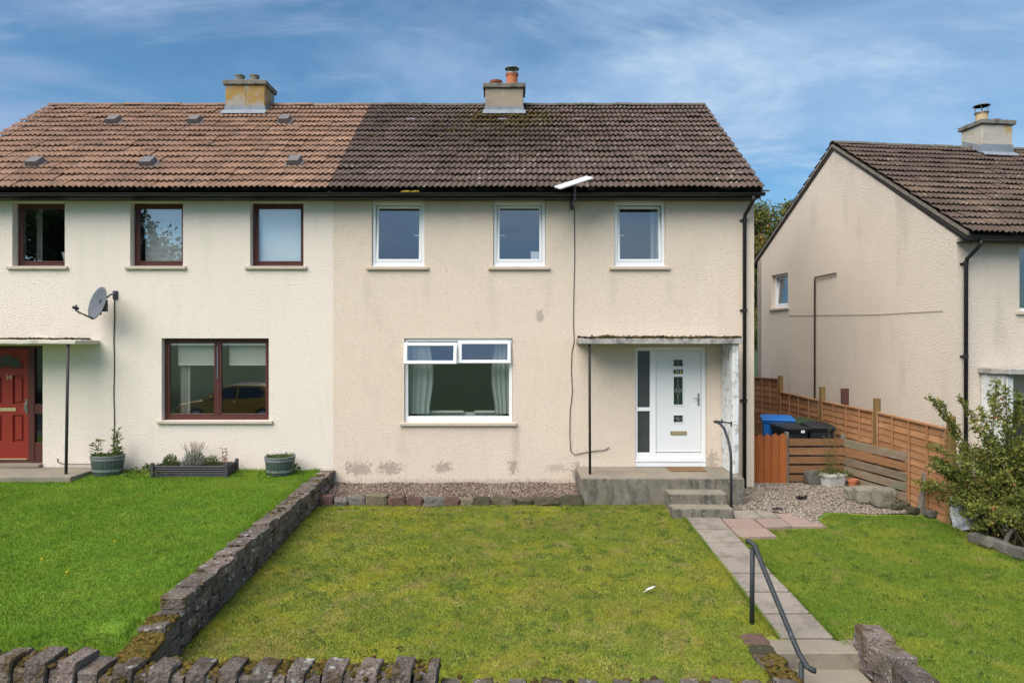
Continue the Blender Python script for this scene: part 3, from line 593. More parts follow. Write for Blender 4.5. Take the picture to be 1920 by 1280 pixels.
def build_roof(house, x0, x1, ye, ze, yr, zr, yb, zb, mt, mr, base_mat, to_world, verge=(True, True), nmax=300):
    """tiled front slope; the nearest tiles in view are single objects, the rest one mesh; plain rear slope"""
    a = math.atan2(zr-ze, yr-ye); sl_ = math.hypot(zr-ze, yr-ye); ca, sa = math.cos(a), math.sin(a)
    mb = MB()
    th = .10                                       # roof deck below the tiles, both slopes
    mb.prism([(ye+.06, ze-.02), (yr, zr-.035), (yr, zr-.035-th*1.25), (ye+.06, ze-.02-th)], 'x', x0+.03, x1-.03); mb.prism([(yr+.001, zr-.035), (yb, zb-.02), (yb, zb-.02-th), (yr+.001, zr-.035-th*1.25)], 'x', x0+.03, x1-.03)
    roof = mb.build('roof', base_mat, house)
    o0 = Vector(ORG[house]); W = .325
    ncol = round((x1-x0)/W); W = (x1-x0)/ncol; rows = round(sl_/.31); g = sl_/rows
    me = tile_mesh('tile', mt, W)
    spots = []
    for r in range(rows):
        for c in range(ncol):
            x = x0+W*(c+.5); v = r*g-.03; y = ye+v*ca; z = ze+v*sa
            w = to_world(Vector((x, y, z))); d = w.y-CAMY
            px = 960+F*w.x/d; spots.append((d if -15 < px < 1935 else 999+d, x, y, z))
    order = sorted(range(len(spots)), key=lambda i: spots[i][0]); single = set(order[:nmax])
    rv = []; rf = []; rnd_m = random.Random(3)
    base = [Vector(v.co) for v in me.vertices]; bf = [tuple(p.vertices) for p in me.polygons]
    for i, (d, x, y, z) in enumerate(spots):
        rot = Euler((a+rnd_m.gauss(0, .010), rnd_m.gauss(0, .008), rnd_m.gauss(0, .008))); slip = rnd_m.gauss(0, .003)-(.03 if rnd_m.random() < .012 else 0); sag = .008*mnoise.noise(Vector((x*.5, z*.5, 3))); off = Vector((rnd_m.gauss(0, .004), slip*ca, slip*sa+rnd_m.gauss(0, .004)+sag))
        if i in single and d < 900:
            o = bpy.data.objects.new('tile', me); COL.objects.link(o); o.parent = roof
            o.location = Vector((x, y, z))+off-o0; o.rotation_euler = rot
        else:
            mtx = rot.to_matrix(); b = len(rv)
            rv += [tuple(mtx @ q+Vector((x, y, z))+off-o0) for q in base]; rf += [tuple(b+k for k in q) for q in bf]
    if rv:
        m2 = bpy.data.meshes.new('upper_tiles'); m2.from_pydata(rv, [], rf); m2.materials.append(mt)
        tag(link('upper_tiles', m2, roof), kind='stuff')
    # rear slope: corrugated sheet of the same profile
    ab = math.hypot(yb-yr, zr-zb); mbk = MB()
    nb = max(3, round(ab/.31))
    for r in range(nb):
        t0, t1 = r/nb, (r+1)/nb
        mbk.add([(x0, yr+(yb-yr)*t0, zr-(zr-zb)*t0+.01), (x1, yr+(yb-yr)*t0, zr-(zr-zb)*t0+.01), (x1, yr+(yb-yr)*t1, zr-(zr-zb)*t1+.045), (x0, yr+(yb-yr)*t1, zr-(zr-zb)*t1+.045)], [(0, 1, 2, 3)])
    mbk.build('rear_slope', mt, roof, fix=False)
    # ridge tiles
    n = round((x1-x0)/.45); wr = (x1-x0)/n
    for k in range(n):
        mbr = MB(); xa = x0+k*wr+.004; xb = xa+wr-.008; dz = rnd_m.gauss(0, .006)
        arc = [(.13*math.cos(t), .085*math.sin(t)) for t in [math.pi*q/7 for q in range(8)]]
        outer = [(yr+p, zr-.02+q+dz) for p, q in arc]; inner = [(yr+p*.86, zr-.02+q*.8+dz) for p, q in arc[::-1]]
        mbr.prism(outer+inner, 'x', xa, xb); mbr.build('ridge_tile', mr, roof)
    return roof
def gutter(house, x0, x1, yc, zc, m, r=.058):
    mb = MB(); arc = [math.pi+math.pi*q/9 for q in range(10)]
    poly = [(yc+r*math.cos(t), zc+r*math.sin(t)) for t in arc]+[(yc+(r-.008)*math.cos(t), zc+(r-.008)*math.sin(t)) for t in arc[::-1]]
    mb.prism(poly, 'x', x0, x1); g = mb.build('gutter', m, house)
    for k in range(int((x1-x0)/.9)+1):
        xx = x0+.12+k*.9
        if xx > x1-.05: break
        b = MB(); poly = [(yc+(r+.006)*math.cos(t), zc+(r+.006)*math.sin(t)) for t in arc]+[(yc+(r+.0005)*math.cos(t), zc+(r+.0005)*math.sin(t)) for t in arc[::-1]]
        b.prism(poly, 'x', xx-.02, xx+.02); b.build('bracket', m, g)
    return g
def fascia(house, x0, x1, y, z0, z1, yw, m):
    mb = MB(); mb.box(x0, x1, y, y+.022, z0, z1); mb.box(x0, x1, y+.024, yw-.003, z0+.004, z0+.016)
    return mb.build('fascia', m, house)
def downpipe(house, x, yg, zg, yw, zb, m, r=.036):
    mb = MB(); mb.tube([(x+.06, yg, zg), (x+.06, yg, zg-.10), (x+.03, yg+.06, zg-.18), (x, yw-.10, zg-.33), (x, yw-.075, zg-.42), (x, yw-.07, zb)], r, 10)
    p = mb.build('downpipe', m, house, smooth=True)
    zz = zg-.45
    while zz > zb+.2:
        c = MB(); c.tube([(x, yw-.07, zz), (x, yw-.07, zz+.07)], r*1.22, 10); c.box(x-.07, x+.07, yw-.034, yw-.001, zz+.02, zz+.05); c.build('collar', m, p)
        zz -= 1.72
    return p
def window(house, x0, x1, z0, z1, yf, fm, gm, kind='tilt', ang=4.5, sill=None, sillm=None, w=.062, hside=1):
    """x0..z1 the opening in metres; yf the face of the frame"""
    mb = MB(); yb = yf+.07; g = .004
    x0 += g; x1 -= g; z1 -= g
    if kind == 'pair':
        xm = (x0+x1)/2
        frame_bars(mb, x0, x1, z0, z1, yf, yb, .055, .075)
        mb.cbox(xm-.03, xm+.03, yf, yb, z0+.075, z1-.055, .005)
    elif kind == 'fan':
        zt = Z(679)
        frame_bars(mb, x0, x1, z0, z1, yf, yb, w, .115)
        mb.cbox(x0+w, x1-w, yf, yb, zt-.025, zt+.02, .005); xm = (x0+x1)/2
        mb.cbox(xm-.03, xm+.03, yf, yb, zt+.02, z1-w, .005)
    else:
        frame_bars(mb, x0, x1, z0, z1, yf, yb, w, .10 if kind == 'tilt' else .075)
        if kind == 'tilt': mb.cbox(x0-.0, x1+.0, yf-.025, yf-.002, z0+.002, z0+.03, .004)
    win = mb.build('window', fm, house)
    def sash(a, b, c, d, yc, wd, hinge, ang_, mv=(0, 0, 0)):
        s = MB(); frame_bars(s, a, b, c, d, yc-.03, yc+.03, wd, wd)
        p = MB(); p.box(a+wd-.004, b-wd+.004, yc-.006, yc+.006, c+wd-.004, d-wd+.004)
        if hinge:
            hz = c if hinge == 'bottom' else d
            rot = Matrix.Rotation(R(ang_), 3, 'X')
            for q in (s, p): q.v = [tuple(rot @ (Vector(t)-Vector((0, yc, hz)))+Vector((0, yc, hz))) for t in q.v]
        for q in (s, p): q.v = [tuple(Vector(t)+Vector(mv)) for t in q.v]
        s.build('sash', fm, win); p.build('pane', gm, win); return win
    if kind == 'tilt':
        sash(x0+w+.004, x1-w-.004, z0+.104, z1-w-.004, yf+.036, .048, 'bottom', -ang)
        h = MB(); hx = x1-w-.052 if hside > 0 else x0+w+.052
        h.box(min(hx, hx-hside*.10), max(hx, hx-hside*.10), yf+.115, yf+.13, (z0+z1)/2-.010, (z0+z1)/2+.006); h.build('handle', M['upvc'], win)
    elif kind == 'plain':
        sash(x0+.058, x1-.058, z0+.078, z1-.058, yf+.03, .038, None, 0)
        h = MB(); h.box(x0+.02, x0+.034, yf-.012, yf-.001, z0+.62*(z1-z0), z0+.9*(z1-z0)); h.build('vent_strip', M['dish'], win)
    elif kind == 'pair':
        xm = (x0+x1)/2
        for (a, b) in ((x0+.057, xm-.032), (xm+.032, x1-.057)): sash(a, b, z0+.078, z1-.058, yf+.03, .04, None, 0)
        h = MB(); h.box(xm-.012, xm+.010, yf-.012, yf-.001, z0+.5*(z1-z0), z0+.9*(z1-z0)); h.build('vent_strip', M['dish'], win)
    elif kind == 'fan':
        zt = Z(679); xm = (x0+x1)/2
        p = MB(); p.box(x0+w-.004, x1-w+.004, yf+.03, yf+.042, z0+.111, zt-.021); p.build('pane', gm, win)
        sash(x0+.014, xm-.012, zt-.004, z1-.048, yf-.032, .062, 'top', -13, (-.012, -.05, -.035))
        sash(xm+.006, x1-.030, zt-.012, z1-.040, yf-.032, .062, 'top', -6, (0, -.01, -.008))
    if sill:
        s = MB(); s.cbox(sill[0], sill[1], -.055, yb+.02, z0-.062, z0-.002, .008); so = s.build('sill', sillm, win)
    return win
def wavy(mb, x0, x1, z0, z1, y, amp=.035, waves=6, n=48, gather=None):
    def fn(u, v):
        xx = x0+(x1-x0)*u
        if gather: xx = gather(u, v, xx)
        return (xx, y+amp*math.sin(u*waves*2*math.pi)*(0.5+.5*(1-v))+.01*math.sin(u*31), z0+(z1-z0)*v)
    return mb.grid(fn, n, 10)
def chimney(house, x0, x1, y0, y1, z0, z1, mbody, pots, capo=.055):
    mb = MB(); mb.cbox(x0, x1, y0, y1, z0, z1, .012); ch = mb.build('chimney', mbody, house); rough(ch, 3, .006, 5)
    c = MB(); c.cbox(x0-capo, x1+capo, y0-capo, y1+capo, z1+.002, z1+.11, .012); rough(c.build('cap', M['chimney_cap'], ch), 3, .008, 6)
    return ch
def flashing(ch, x0, x1, y0, ye, ze, slope, zt, m):
    """lead apron at the foot of a chimney's front face"""
    zf = ze+(y0-ye)*slope; mb = MB()
    mb.box(x0-.012, x1+.012, y0-.014, y0-.002, zf-.05, zt)
    mb.add([(x0-.05, y0-.006, zf+.10), (x1+.05, y0-.006, zf+.10), (x1+.06, y0-.17, zf-.17*slope+.085), (x0-.06, y0-.17, zf-.17*slope+.085)], [(0, 1, 2, 3)])
    for s, xx in ((-1, x0), (1, x1)):
        mb.add([(xx+s*.013, y0-.012, zf-.02), (xx+s*.013, y0+.62, zf+.62*slope-.02), (xx+s*.013, y0+.62, zf+.62*slope+.10), (xx+s*.013, y0-.012, zt-.04)], [(0, 1, 2, 3)])
    return mb.build('flashing', m, ch, fix=False)
def rect_door(mb, x0, x1, y0, y1, z0, z1, b=.006): mb.cbox(x0, x1, y0, y1, z0, z1, b)
def text_mesh(name, txt, size, depth, m, parent, loc):
    cu = bpy.data.curves.new('t', 'FONT'); cu.body = txt; cu.size = size; cu.extrude = depth; cu.align_x = 'CENTER'; cu.align_y = 'CENTER'
    ob = bpy.data.objects.new('t', cu); COL.objects.link(ob)
    dg = bpy.context.evaluated_depsgraph_get(); dg.update()
    me = bpy.data.meshes.new_from_object(ob.evaluated_get(dg)); me.name = name
    bpy.data.objects.remove(ob); bpy.data.curves.remove(cu)
    me.materials.clear(); me.materials.append(m)
    o = link(name, me, parent); o.rotation_euler = (R(90), 0, 0); o.location = Vector(loc)-Vector(ORG.get(parent, (0, 0, 0))); return o

YE, ZE, YR, ZR = -.36, 5.655, 3.56, 8.545      # eave and ridge lines shared by the pair of houses
SLOPE = (ZR-ZE)/(YR-YE)
XP = X(625); XR = 4.645; XL = -11.22           # party line, right corner, left corner
ident = lambda v: v
def shell(house, x0, x1, holes, m, wall_top=5.60, gables=(True, True), depth=7.12, zb=-.5):
    mb = MB(); wall_panel(mb, x0, x1, zb, wall_top, 0, .28, holes)
    mb.box(x0, x1, depth-.25, depth, zb, wall_top)
    for k, xx in enumerate((x0, x1-.25)):
        mb.prism([(.281, zb), (depth-.251, zb), (depth-.251, wall_top), (depth/2, ZR-.22), (.281, wall_top)], 'x', xx, xx+.25)
    w = mb.build('wall', m, house)
    it = MB(); a, b = x0+.26, x1-.26
    it.box(a, b, .285, depth-.26, .30, .38); it.box(a, b, .285, depth-.26, 2.92, 3.08); it.box(a, b, .285, depth-.26, 5.50, 5.56)
    it.box(a, b, 4.2, 4.3, .381, 2.919); it.box(a, b, 4.2, 4.3, 3.081, 5.499)
    for q in (1/3, 2/3):
        xx = a+(b-a)*q; it.box(xx-.05, xx+.05, .40, 4.199, 3.081, 5.499)
    it.box(a+(b-a)*.62-.05, a+(b-a)*.62+.05, .40, 4.199, .381, 2.919)
    it.build('interior', M['interior'], house)
    return w

# ------------------------------------------------------------------ main house
def main_house():
    H = empty('house', ((XP+XR)/2, 0, 0)); tag(H, 'beige roughcast half of the semi-detached pair with dark brown roof and white door', 'house', 'roughcast houses')
    wz0, wz1 = Z(500), Z(377)
    wins = [(X(697), X(796)), (X(925), X(1023)), (X(1152), X(1248))]
    big = (X(758), X(961), Z(792), Z(634)); door = (X(1191), X(1325), .36, Z(650))
    holes = [(a, b, wz0, wz1) for a, b in wins]+[big, door]
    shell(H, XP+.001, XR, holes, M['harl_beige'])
    build_roof(H, XP, XR+.05, YE, ZE, YR, ZR, 7.48, ZE, M['tile_dark'], M['ridge_dark'], M['deck'], ident)
    fascia(H, XP, XR+.02, -.30, 5.49, 5.63, 0, M['black_plastic'])
    gutter(H, XP, XR+.06, -.385, 5.565, M['black_plastic'])
    mb = MB(); mb.cbox(XR-.02, XR+.12, -.30, 7.3, 5.60, 5.63); 
    e = MB(); e.tube([(XR+.03, -.33, 5.615), (XR+.17, -.33, 5.62)], .018, 8); e.build('verge_stub', M['timber_grey'], H)
    downpipe(H, X(1396, 13.03), -.385, 5.53, 0, -.04, M['black_plastic'])
    for i, (a, b) in enumerate(wins):
        window(H, a, b, wz0, wz1, .05, M['upvc'], M['glass'], 'tilt', (3.6, 3.2, 4.6)[i], (a-.10, b+.08), M['sill_stone'], hside=(1, -1, -1)[i])
    window(H, *big, .05, M['upvc'], M['glass'], 'fan', sill=(X(750), X(969)), sillm=M['sill_stone_left'])
    # verge strip on the gable edge
    v = MB(); a = math.atan(SLOPE)
    v.prism([(YE+.03, ZE-.10), (YR, ZR-.13), (YR, ZR-.02), (YE+.03, ZE+.01)], 'x', XR+.021, XR+.048); v.build('verge_board', M['timber_grey'], H)
    # chimney
    cx0, cx1 = X(910, 16.2), X(981, 16.2); cy0 = 3.08
    ch = chimney(H, cx0, cx1, cy0, cy0+.62, 7.6, Z(166, 16.2), M['chimney_beige'], 2)
    flashing(ch, cx0, cx1, cy0, YE, ZE, SLOPE, Z(200, 16.2), M['lead'])
    zt = Z(166, 16.2)+.11
    px1, px2 = X(930, 16.5), X(960, 16.5)
    p = MB(); p.lathe([(.15, 0), (.13, .03), (.125, .10), (.15, .11), (.155, .16), (.13, .17), (.10, .17), (.10, .10)], (px1, cy0+.3, zt)); p.build('chimney_pot', M['terracotta_old'], ch, smooth=False)
    p = MB(); p.lathe([(.135, 0), (.135, .28), (.15, .285), (.15, .32), (.115, .325), (.115, .2)], (px2, cy0+.3, zt)); p.build('chimney_pot', M['terracotta'], ch)
    c = MB(); c.lathe([(.175, .455), (.16, .475), (.06, .505), (.02, .51), (.02, .50), (.15, .458)], (px2, cy0+.3, zt))
    for k in range(4):
        t = math.pi/4+k*math.pi/2; c.tube([(px2+.13*math.cos(t), cy0+.3+.13*math.sin(t), zt+.30), (px2+.13*math.cos(t), cy0+.3+.13*math.sin(t), zt+.462)], .007, 5)
    c.lathe([(.158, .325), (.158, .345), (.12, .345), (.12, .325)], (px2, cy0+.3, zt)); c.build('cowl', M['steel'], ch)
    mt = MB()
    pts = []; 
    for k in range(46):
        pts.append((RNG.uniform(cx0-.25, cx1+.25), cy0-RNG.uniform(.16, .34)))
    P = np.array([(x, y, ZE+(y-YE)*SLOPE+.06) for x, y in pts]); tag(lumps('moss', P, RNG.uniform(.015, .035, (46, 3)), M['moss'], ch), kind='stuff')
    # low vent tiles
    for px in (770, 942, 1083, 1237):
        d = 15.75; xx = X(px, d); y = d+CAMY; z = ZE+(y-YE)*SLOPE+.07; m = MB()
        rot = Matrix.Rotation(math.atan(SLOPE), 3, 'X'); m.obox((xx, y, z-.035), (.20, .10, .05), rot); m.build('roof_vent', M['vent_mauve'], H)
    # moss cushions lodged along the courses and a yellow one in the gutter
    rows = 16; g_ = math.hypot(ZR-ZE, YR-YE)/rows; ca_, sa_ = math.cos(math.atan(SLOPE)), math.sin(math.atan(SLOPE)); Pm = []; rr = random.Random(31)
    for k in range(900):
        near = rr.random() < .55
        xx = rr.gauss(-.2, 1.1) if near else rr.uniform(XP+.1, XR-.1); r_ = int(rr.uniform(9, 16)) if near else int(rr.uniform(0, 16)**1.0)
        if not (XP < xx < XR) or (cx0-.05 < xx < cx1+.05 and r_ > 13): continue
        if not near and mnoise.noise(Vector((xx*.8, r_*.3, 2))) < .05: continue
        v_ = r_*g_-.035+rr.uniform(-.02, .02); Pm.append((xx, YE+v_*ca_-.012, ZE+v_*sa_+.028+rr.uniform(-.01, .02)))
    n = len(Pm); tag(lumps('roof_moss', np.array(Pm), RNG.uniform(.012, .038, (n, 3))*np.array([1.3, .8, .7]), M['moss'], H), kind='stuff')
    n = 40; P = np.stack([RNG.uniform(X(752, 12.7), X(786, 12.7), n), np.full(n, -.375)+RNG.uniform(-.03, .03, n), np.full(n, 5.585)], 1); tag(lumps('gutter_moss', P, RNG.uniform(.015, .03, (n, 3)), M['moss_yellow'], H), kind='stuff')
    # canopy over the door
    yc = -.76; zc0, zc1 = Z(645, 12.35), Z(634, 12.35)
    m = MB(); m.cbox(1.235, 4.165, yc, -.003, zc0, zc1, .012); cn = m.build('canopy', M['canopy'], H); rough(cn, 4, .008, 5, 2)
    n = 900; P = np.stack([RNG.uniform(1.25, 4.14, n), yc+np.abs(RNG.normal(0, .12, n))+.01, np.full(n, zc1+.012)], 1)
    h = np.array([.5+mnoise.noise(Vector((p[0]*3.2, 4.1, 0))) for p in P]).clip(.12, 1)
    P[:, 2] += h*.018; S = np.stack([RNG.uniform(.016, .045, n), RNG.uniform(.016, .045, n), RNG.uniform(.010, .026, n)*(.5+h)], 1)
    tag(lumps('moss', P, S, M['moss'], cn), kind='stuff')
    n = 130; P = np.stack([RNG.uniform(1.25, 4.1, n), np.full(n, -.012), zc1+RNG.uniform(0, .045, n)], 1)
    tag(lumps('wall_moss', P, RNG.uniform(.012, .026, (n, 3)), M['moss'], cn), kind='stuff')
    m = MB(); m.tube([(1.412, -.80+.06, .40), (1.412, -.70, 1.5), (1.408, -.70, zc0+.003)], .023, 8); m.build('canopy_post', M['iron'], H, smooth=True)
    # wing wall beside the door
    m = MB(); m.cbox(4.012, 4.125, -.70, -.003, .398, zc0-.002, .012); ww = m.build('wing_wall', M['white_paint'], H); rough(ww, 4, .007, 4, 5)
    # door set
    x0, x1, z0, z1 = door; x0 += .003; x1 -= .003; z1 -= .003; yf = .045
    fr = MB(); zs = Z(861)
    fr.cbox(x0, x1, yf-.03, yf+.08, .397, zs-.052, .004)                       # threshold
    fr.cbox(x0, x1, yf-.045, yf+.08, zs-.05, zs-.008, .006)
    w = .052; xm0, xm1 = X(1219.5), X(1231)
    fr.cbox(x0, x0+w, yf, yf+.08, zs-.006, z1); fr.cbox(x1-.085, x1, yf, yf+.08, zs-.006, z1)
    fr.cbox(x0+w, x1-.085, yf, yf+.08, z1-.075, z1); fr.cbox(xm0, xm1, yf, yf+.08, zs-.006, z1-.075)
    fr.cbox(x0+w, xm0, yf, yf+.08, zs-.006, Z(849)); fr.cbox(x0+w, xm0, yf, yf+.08, Z(771), Z(764))
    fr.cbox(xm1, x1-.085, yf+.01, yf+.08, zs-.006, Z(849.5))
    D = fr.build('door', M['upvc'], H)
    g = MB(); g.box(x0+w-.003, xm0+.003, yf+.03, yf+.045, Z(849)-.003, Z(771)+.003); g.build('pane', M['side_glass'], D)
    g = MB(); g.box(x0+w-.003, xm0+.003, yf+.03, yf+.045, Z(764)-.003, z1-.078); g.build('pane', M['side_glass'], D)
    lx0, lx1 = xm1+.006, x1-.091; lz0, lz1 = Z(848.5), z1-.080
    lf = MB(); holes_l = [(X(1264.5), X(1281.8), a, b) for a, b in ((Z(686.5), Z(674.2)), (Z(759), Z(706.3)), (Z(792), Z(779)))]
    wall_panel(lf, lx0, lx1, lz0, lz1, yf+.022, yf+.062, holes_l)
    for (a, b, c, d) in holes_l:
        t = .020; frame_bars(lf, a-t, b+t, c-t, d+t, yf+.010, yf+.0215, t+.002, b=.004)
    lf.cbox(lx0+.01, lx1-.01, yf+.008, yf+.0215, lz0+.004, lz0+.03, .004)
    lf.build('leaf', M['upvc_door'], D, fix=False)
    for k, (a, b, c, d) in enumerate(holes_l):
        g = MB(); g.box(a-.002, b+.002, yf+.04, yf+.05, c-.002, d+.002); g.build('door_light', M['doorlight'], D)
        l = MB(); cx, cz = (a+b)/2, (c+d)/2; yy = yf+.036; r = .0035
        def seg(p, q): l.tube([(p[0], yy, p[1]), (q[0], yy, q[1])], r, 4)
        if k == 1:
            hw, hh = .050, .115
            dm = [(cx, cz+hh), (cx+hw, cz), (cx, cz-hh), (cx-hw, cz)]
            for i in range(4): seg(dm[i], dm[(i+1) % 4])
            seg((cx, d), (cx, cz+hh)); seg((cx, c), (cx, cz-hh)); seg((a, cz), (cx-hw, cz)); seg((b, cz), (cx+hw, cz))
            for i in range(8):
                t0, t1 = 2*math.pi*i/8, 2*math.pi*(i+1)/8; seg((cx+.032*math.cos(t0), cz+.035*math.sin(t0)), (cx+.032*math.cos(t1), cz+.035*math.sin(t1)))
            for s in (-1, 1): seg((cx+s*.032, cz+.03), (cx-s*.032, cz-.03)); seg((cx+s*.085, cz+.05), (cx+s*.05, cz)); seg((cx+s*.085, cz-.05), (cx+s*.05, cz))
        else:
            dm = [(cx, cz+.03), (cx+.034, cz), (cx, cz-.03), (cx-.034, cz)]
            for i in range(4): seg(dm[i], dm[(i+1) % 4])
            seg((cx, d), (cx, cz+.03)); seg((cx, c), (cx, cz-.03)); seg((a, cz), (cx-.034, cz)); seg((b, cz), (cx+.034, cz)); seg((cx-.05, cz+.045), (cx+.05, cz-.045))
        l.build('leading', M['leaded'], D)
    for k, (ch_, pa, pb) in enumerate((('3', 1264.6, 1272.6), ('6', 1274.2, 1281.8))):
        g = MB(); g.box(X(pa), X(pb), yf+.010, yf+.0205, Z(700.8), Z(692.6)); pl = g.build('number_plate', M['number_black'], D)
        text_mesh('number', ch_, .098, .003, M['number_gold'], D, ((X(pa)+X(pb))/2, yf+.006, Z(696.9)))
    g = MB(); g.cbox(X(1258.6), X(1289), yf+.006, yf+.0215, Z(815.8), Z(808.8), .004); lp = g.build('letter_plate', M['brass'], D)
    g = MB(); g.box(X(1260.6), X(1287), yf+.001, yf+.0055, Z(814.2), Z(810.2)); g.build('letter_flap', M['dull_brass'], D)
    g = MB(); hx = X(1311.3); g.cbox(hx-.016, hx+.016, yf+.008, yf+.0215, Z(761), Z(737.5), .004); g.tube([(hx, yf+.015, Z(746)), (hx, yf-.035, Z(746)), (hx-.11, yf-.038, Z(746.4))], .010, 8); g.build('handle', M['chrome'], D)
    return H
HM = main_house()

# ------------------------------------------------------------------ left house
def left_house():
    H = empty('house', ((XP+XL)/2, 0, .33)); tag(H, 'cream roughcast half of the pair with tan tiled roof and brown window frames', 'house', 'roughcast houses')
    wz0, wz1 = Z(499), Z(379)
    wins = [(X(23), X(121.5)), (X(244), X(343)), (X(469), X(569))]
    big = (X(303), X(504), Z(788), Z(634)); door = (X(-60), X(80), .40, Z(648))
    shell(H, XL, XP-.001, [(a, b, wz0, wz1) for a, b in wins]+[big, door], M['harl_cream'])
    build_roof(H, XL-.05, XP-.0005, YE, ZE, YR, ZR, 7.48, ZE, M['tile_tan'], M['ridge_tan'], M['deck'], ident)
    fascia(H, XL, XP, -.30, 5.49, 5.63, 0, M['black_plastic']); gutter(H, XL-.05, XP-.002, -.385, 5.560, M['black_plastic'])
    for i, (a, b) in enumerate(wins):
        window(H, a, b, wz0, wz1, .15, M['brown_wood'], M['glass_left'], 'plain', sill=(a-.09, b+.07), sillm=M['sill_stone_left'])
    window(H, *big, .11, M['brown_wood'], M['glass_left'], 'pair', sill=(X(295.5), X(512)), sillm=M['sill_stone_left'])
    cx0, cx1 = X(423, 16.2), X(497, 16.2); cy0 = 3.08
    ch = chimney(H, cx0, cx1, cy0, cy0+.66, 7.6, Z(160, 16.2), M['chimney_lichen'], 2, .05)
    flashing(ch, cx0, cx1, cy0, YE, ZE, SLOPE, Z(199, 16.2), M['lead'])
    for px in (452, 479):
        p = MB(); p.lathe([(.10, 0), (.105, .17), (.115, .18), (.115, .215), (.085, .22), (.08, .12)], (X(px, 16.5), cy0+.26, Z(160, 16.2)+.105)); p.build('chimney_pot', M['chimney_cap'], ch)
    a = math.atan(SLOPE); rot = Matrix.Rotation(a, 3, 'X')
    for (px, py) in ((214, 228), (366, 228), (535, 227), (68, 307), (279, 307), (553, 305)):
        # depth where the sight line meets the roof plane
        t = (640-py)/F; d = (ZE+.06-SLOPE*(YE-CAMY)-CAMZ)/(t-SLOPE); xx = X(px, d); y = d+CAMY; z = ZE+(y-YE)*SLOPE+.05
        m = MB(); n = 8
        m.obox((xx, y, z+.0), (.36, .36, .03), rot)
        c = Vector((xx, y-.03, z+.065))
        m.prism([(-.13, -.05), (.13, -.05), (.11, .045), (-.11, .045)], 'y', -.16, .12); k = len(m.v)-8
        for q in range(k, len(m.v)): m.v[q] = tuple(c+rot @ Vector(m.v[q]))
        m.build('roof_vent', M['vent_grey'], H)
    # canopy
    yc = -.75; zc0, zc1 = Z(645, 12.35), Z(637, 12.35)
    m = MB(); m.cbox(-11.2, -7.90, yc, -.003, zc0, zc1, .012); cn = m.build('canopy', M['canopy_left'], H); rough(cn, 4, .008, 5, 8)
    n = 900; P = np.stack([RNG.uniform(-11.1, -8.0, n), yc+RNG.uniform(.06, .72, n), np.full(n, zc1+.008)], 1)
    P = P[[mnoise.noise(Vector((p[0]*2.2, p[1]*3, 1.3))) > -.18 for p in P]]; n = len(P)
    tag(lumps('moss', P, np.stack([RNG.uniform(.02, .05, n), RNG.uniform(.02, .05, n), RNG.uniform(.016, .042, n)], 1), M['moss'], cn), kind='stuff')
    m = MB(); m.tube([(-8.10, -.70, .392), (-8.07, -.69, zc0+.004)], .026, 8); m.build('canopy_post', M['post_grey'], H, smooth=True)
    # door set
    x0, x1, z0, z1 = door; yf = .10; x0 += .003; x1 -= .003; z1 -= .003
    fr = MB(); fr.cbox(x0, x1, yf, yf+.09, .46, .50, .004)
    lx0, lx1 = X(-37), X(45.5)
    fr.cbox(x0, lx0-.004, yf, yf+.09, .501, z1); fr.cbox(lx1+.004, X(57.5), yf, yf+.09, .501, z1); fr.cbox(lx0-.004, lx1+.004, yf, yf+.09, Z(653), z1)
    fr.cbox(X(57.5), x1, yf+.01, yf+.09, z1-.05, z1); fr.cbox(X(57.5), x1, yf+.01, yf+.09, Z(777), Z(758.5)); fr.cbox(X(57.5), x1, yf+.01, yf+.09, .501, Z(831))
    fr.cbox(x1-.02, x1, yf+.012, yf+.09, Z(831), Z(777)); fr.cbox(x1-.02, x1, yf+.012, yf+.09, Z(758.5), z1-.05)
    D = fr.build('door', M['brown_wood'], H)
    th = MB(); th.cbox(x0-.2, x1, -.10, yf+.12, .394, .458, .01); rough(th.build('threshold', M['concrete'], D), 3, .006)
    for (a_, b_) in ((Z(831), Z(777)), (Z(758.5), z1-.05)):
        g = MB(); g.box(X(57.5)-.002, x1-.018, yf+.04, yf+.05, a_-.002, b_+.002); g.build('pane', M['glass_dark'], D)
    lf = MB(); ly = yf+.035; z0l, z1l = .505, Z(653)-.004
    pan = [(X(14.3), X(35), Z(758), Z(705)), (X(14.3), X(35), Z(830), Z(779)), (X(-27), X(-6.3), Z(758), Z(705)), (X(-27), X(-6.3), Z(830), Z(779))]
    wall_panel(lf, lx0, lx1, z0l, z1l, ly, ly+.03, pan)
    lf.box(lx0, lx1, ly+.031, ly+.05, z0l, z1l)
    for (a_, b_, c_, d_) in pan: lf.cbox(a_+.035, b_-.035, ly+.006, ly+.030, c_+.035, d_-.035, .010)
    lf.build('leaf', M['red_door'], D, fix=False)
    cx, cz, rr = X(4), Z(690), X(33)-X(4)
    g = MB(); g.prism([(cx+rr*math.cos(t), cz+rr*.82*math.sin(t)) for t in [math.pi*q/16 for q in range(17)]], 'y', ly-.006, ly-.001); g.build('fanlight', M['doorlight'], D)
    g = MB()
    for q in range(16):
        t0, t1 = math.pi*q/16, math.pi*(q+1)/16; g.tube([(cx+rr*math.cos(t0), ly-.006, cz+rr*.82*math.sin(t0)), (cx+rr*math.cos(t1), ly-.006, cz+rr*.82*math.sin(t1))], .011, 5)
    g.tube([(cx-rr, ly-.006, cz), (cx+rr, ly-.006, cz)], .011, 5)
    for t in (1.05, 2.09): g.tube([(cx, ly-.007, cz), (cx+rr*math.cos(t), ly-.007, cz+rr*.82*math.sin(t))], .008, 5)
    g.build('fanlight_trim', M['red_door'], D)
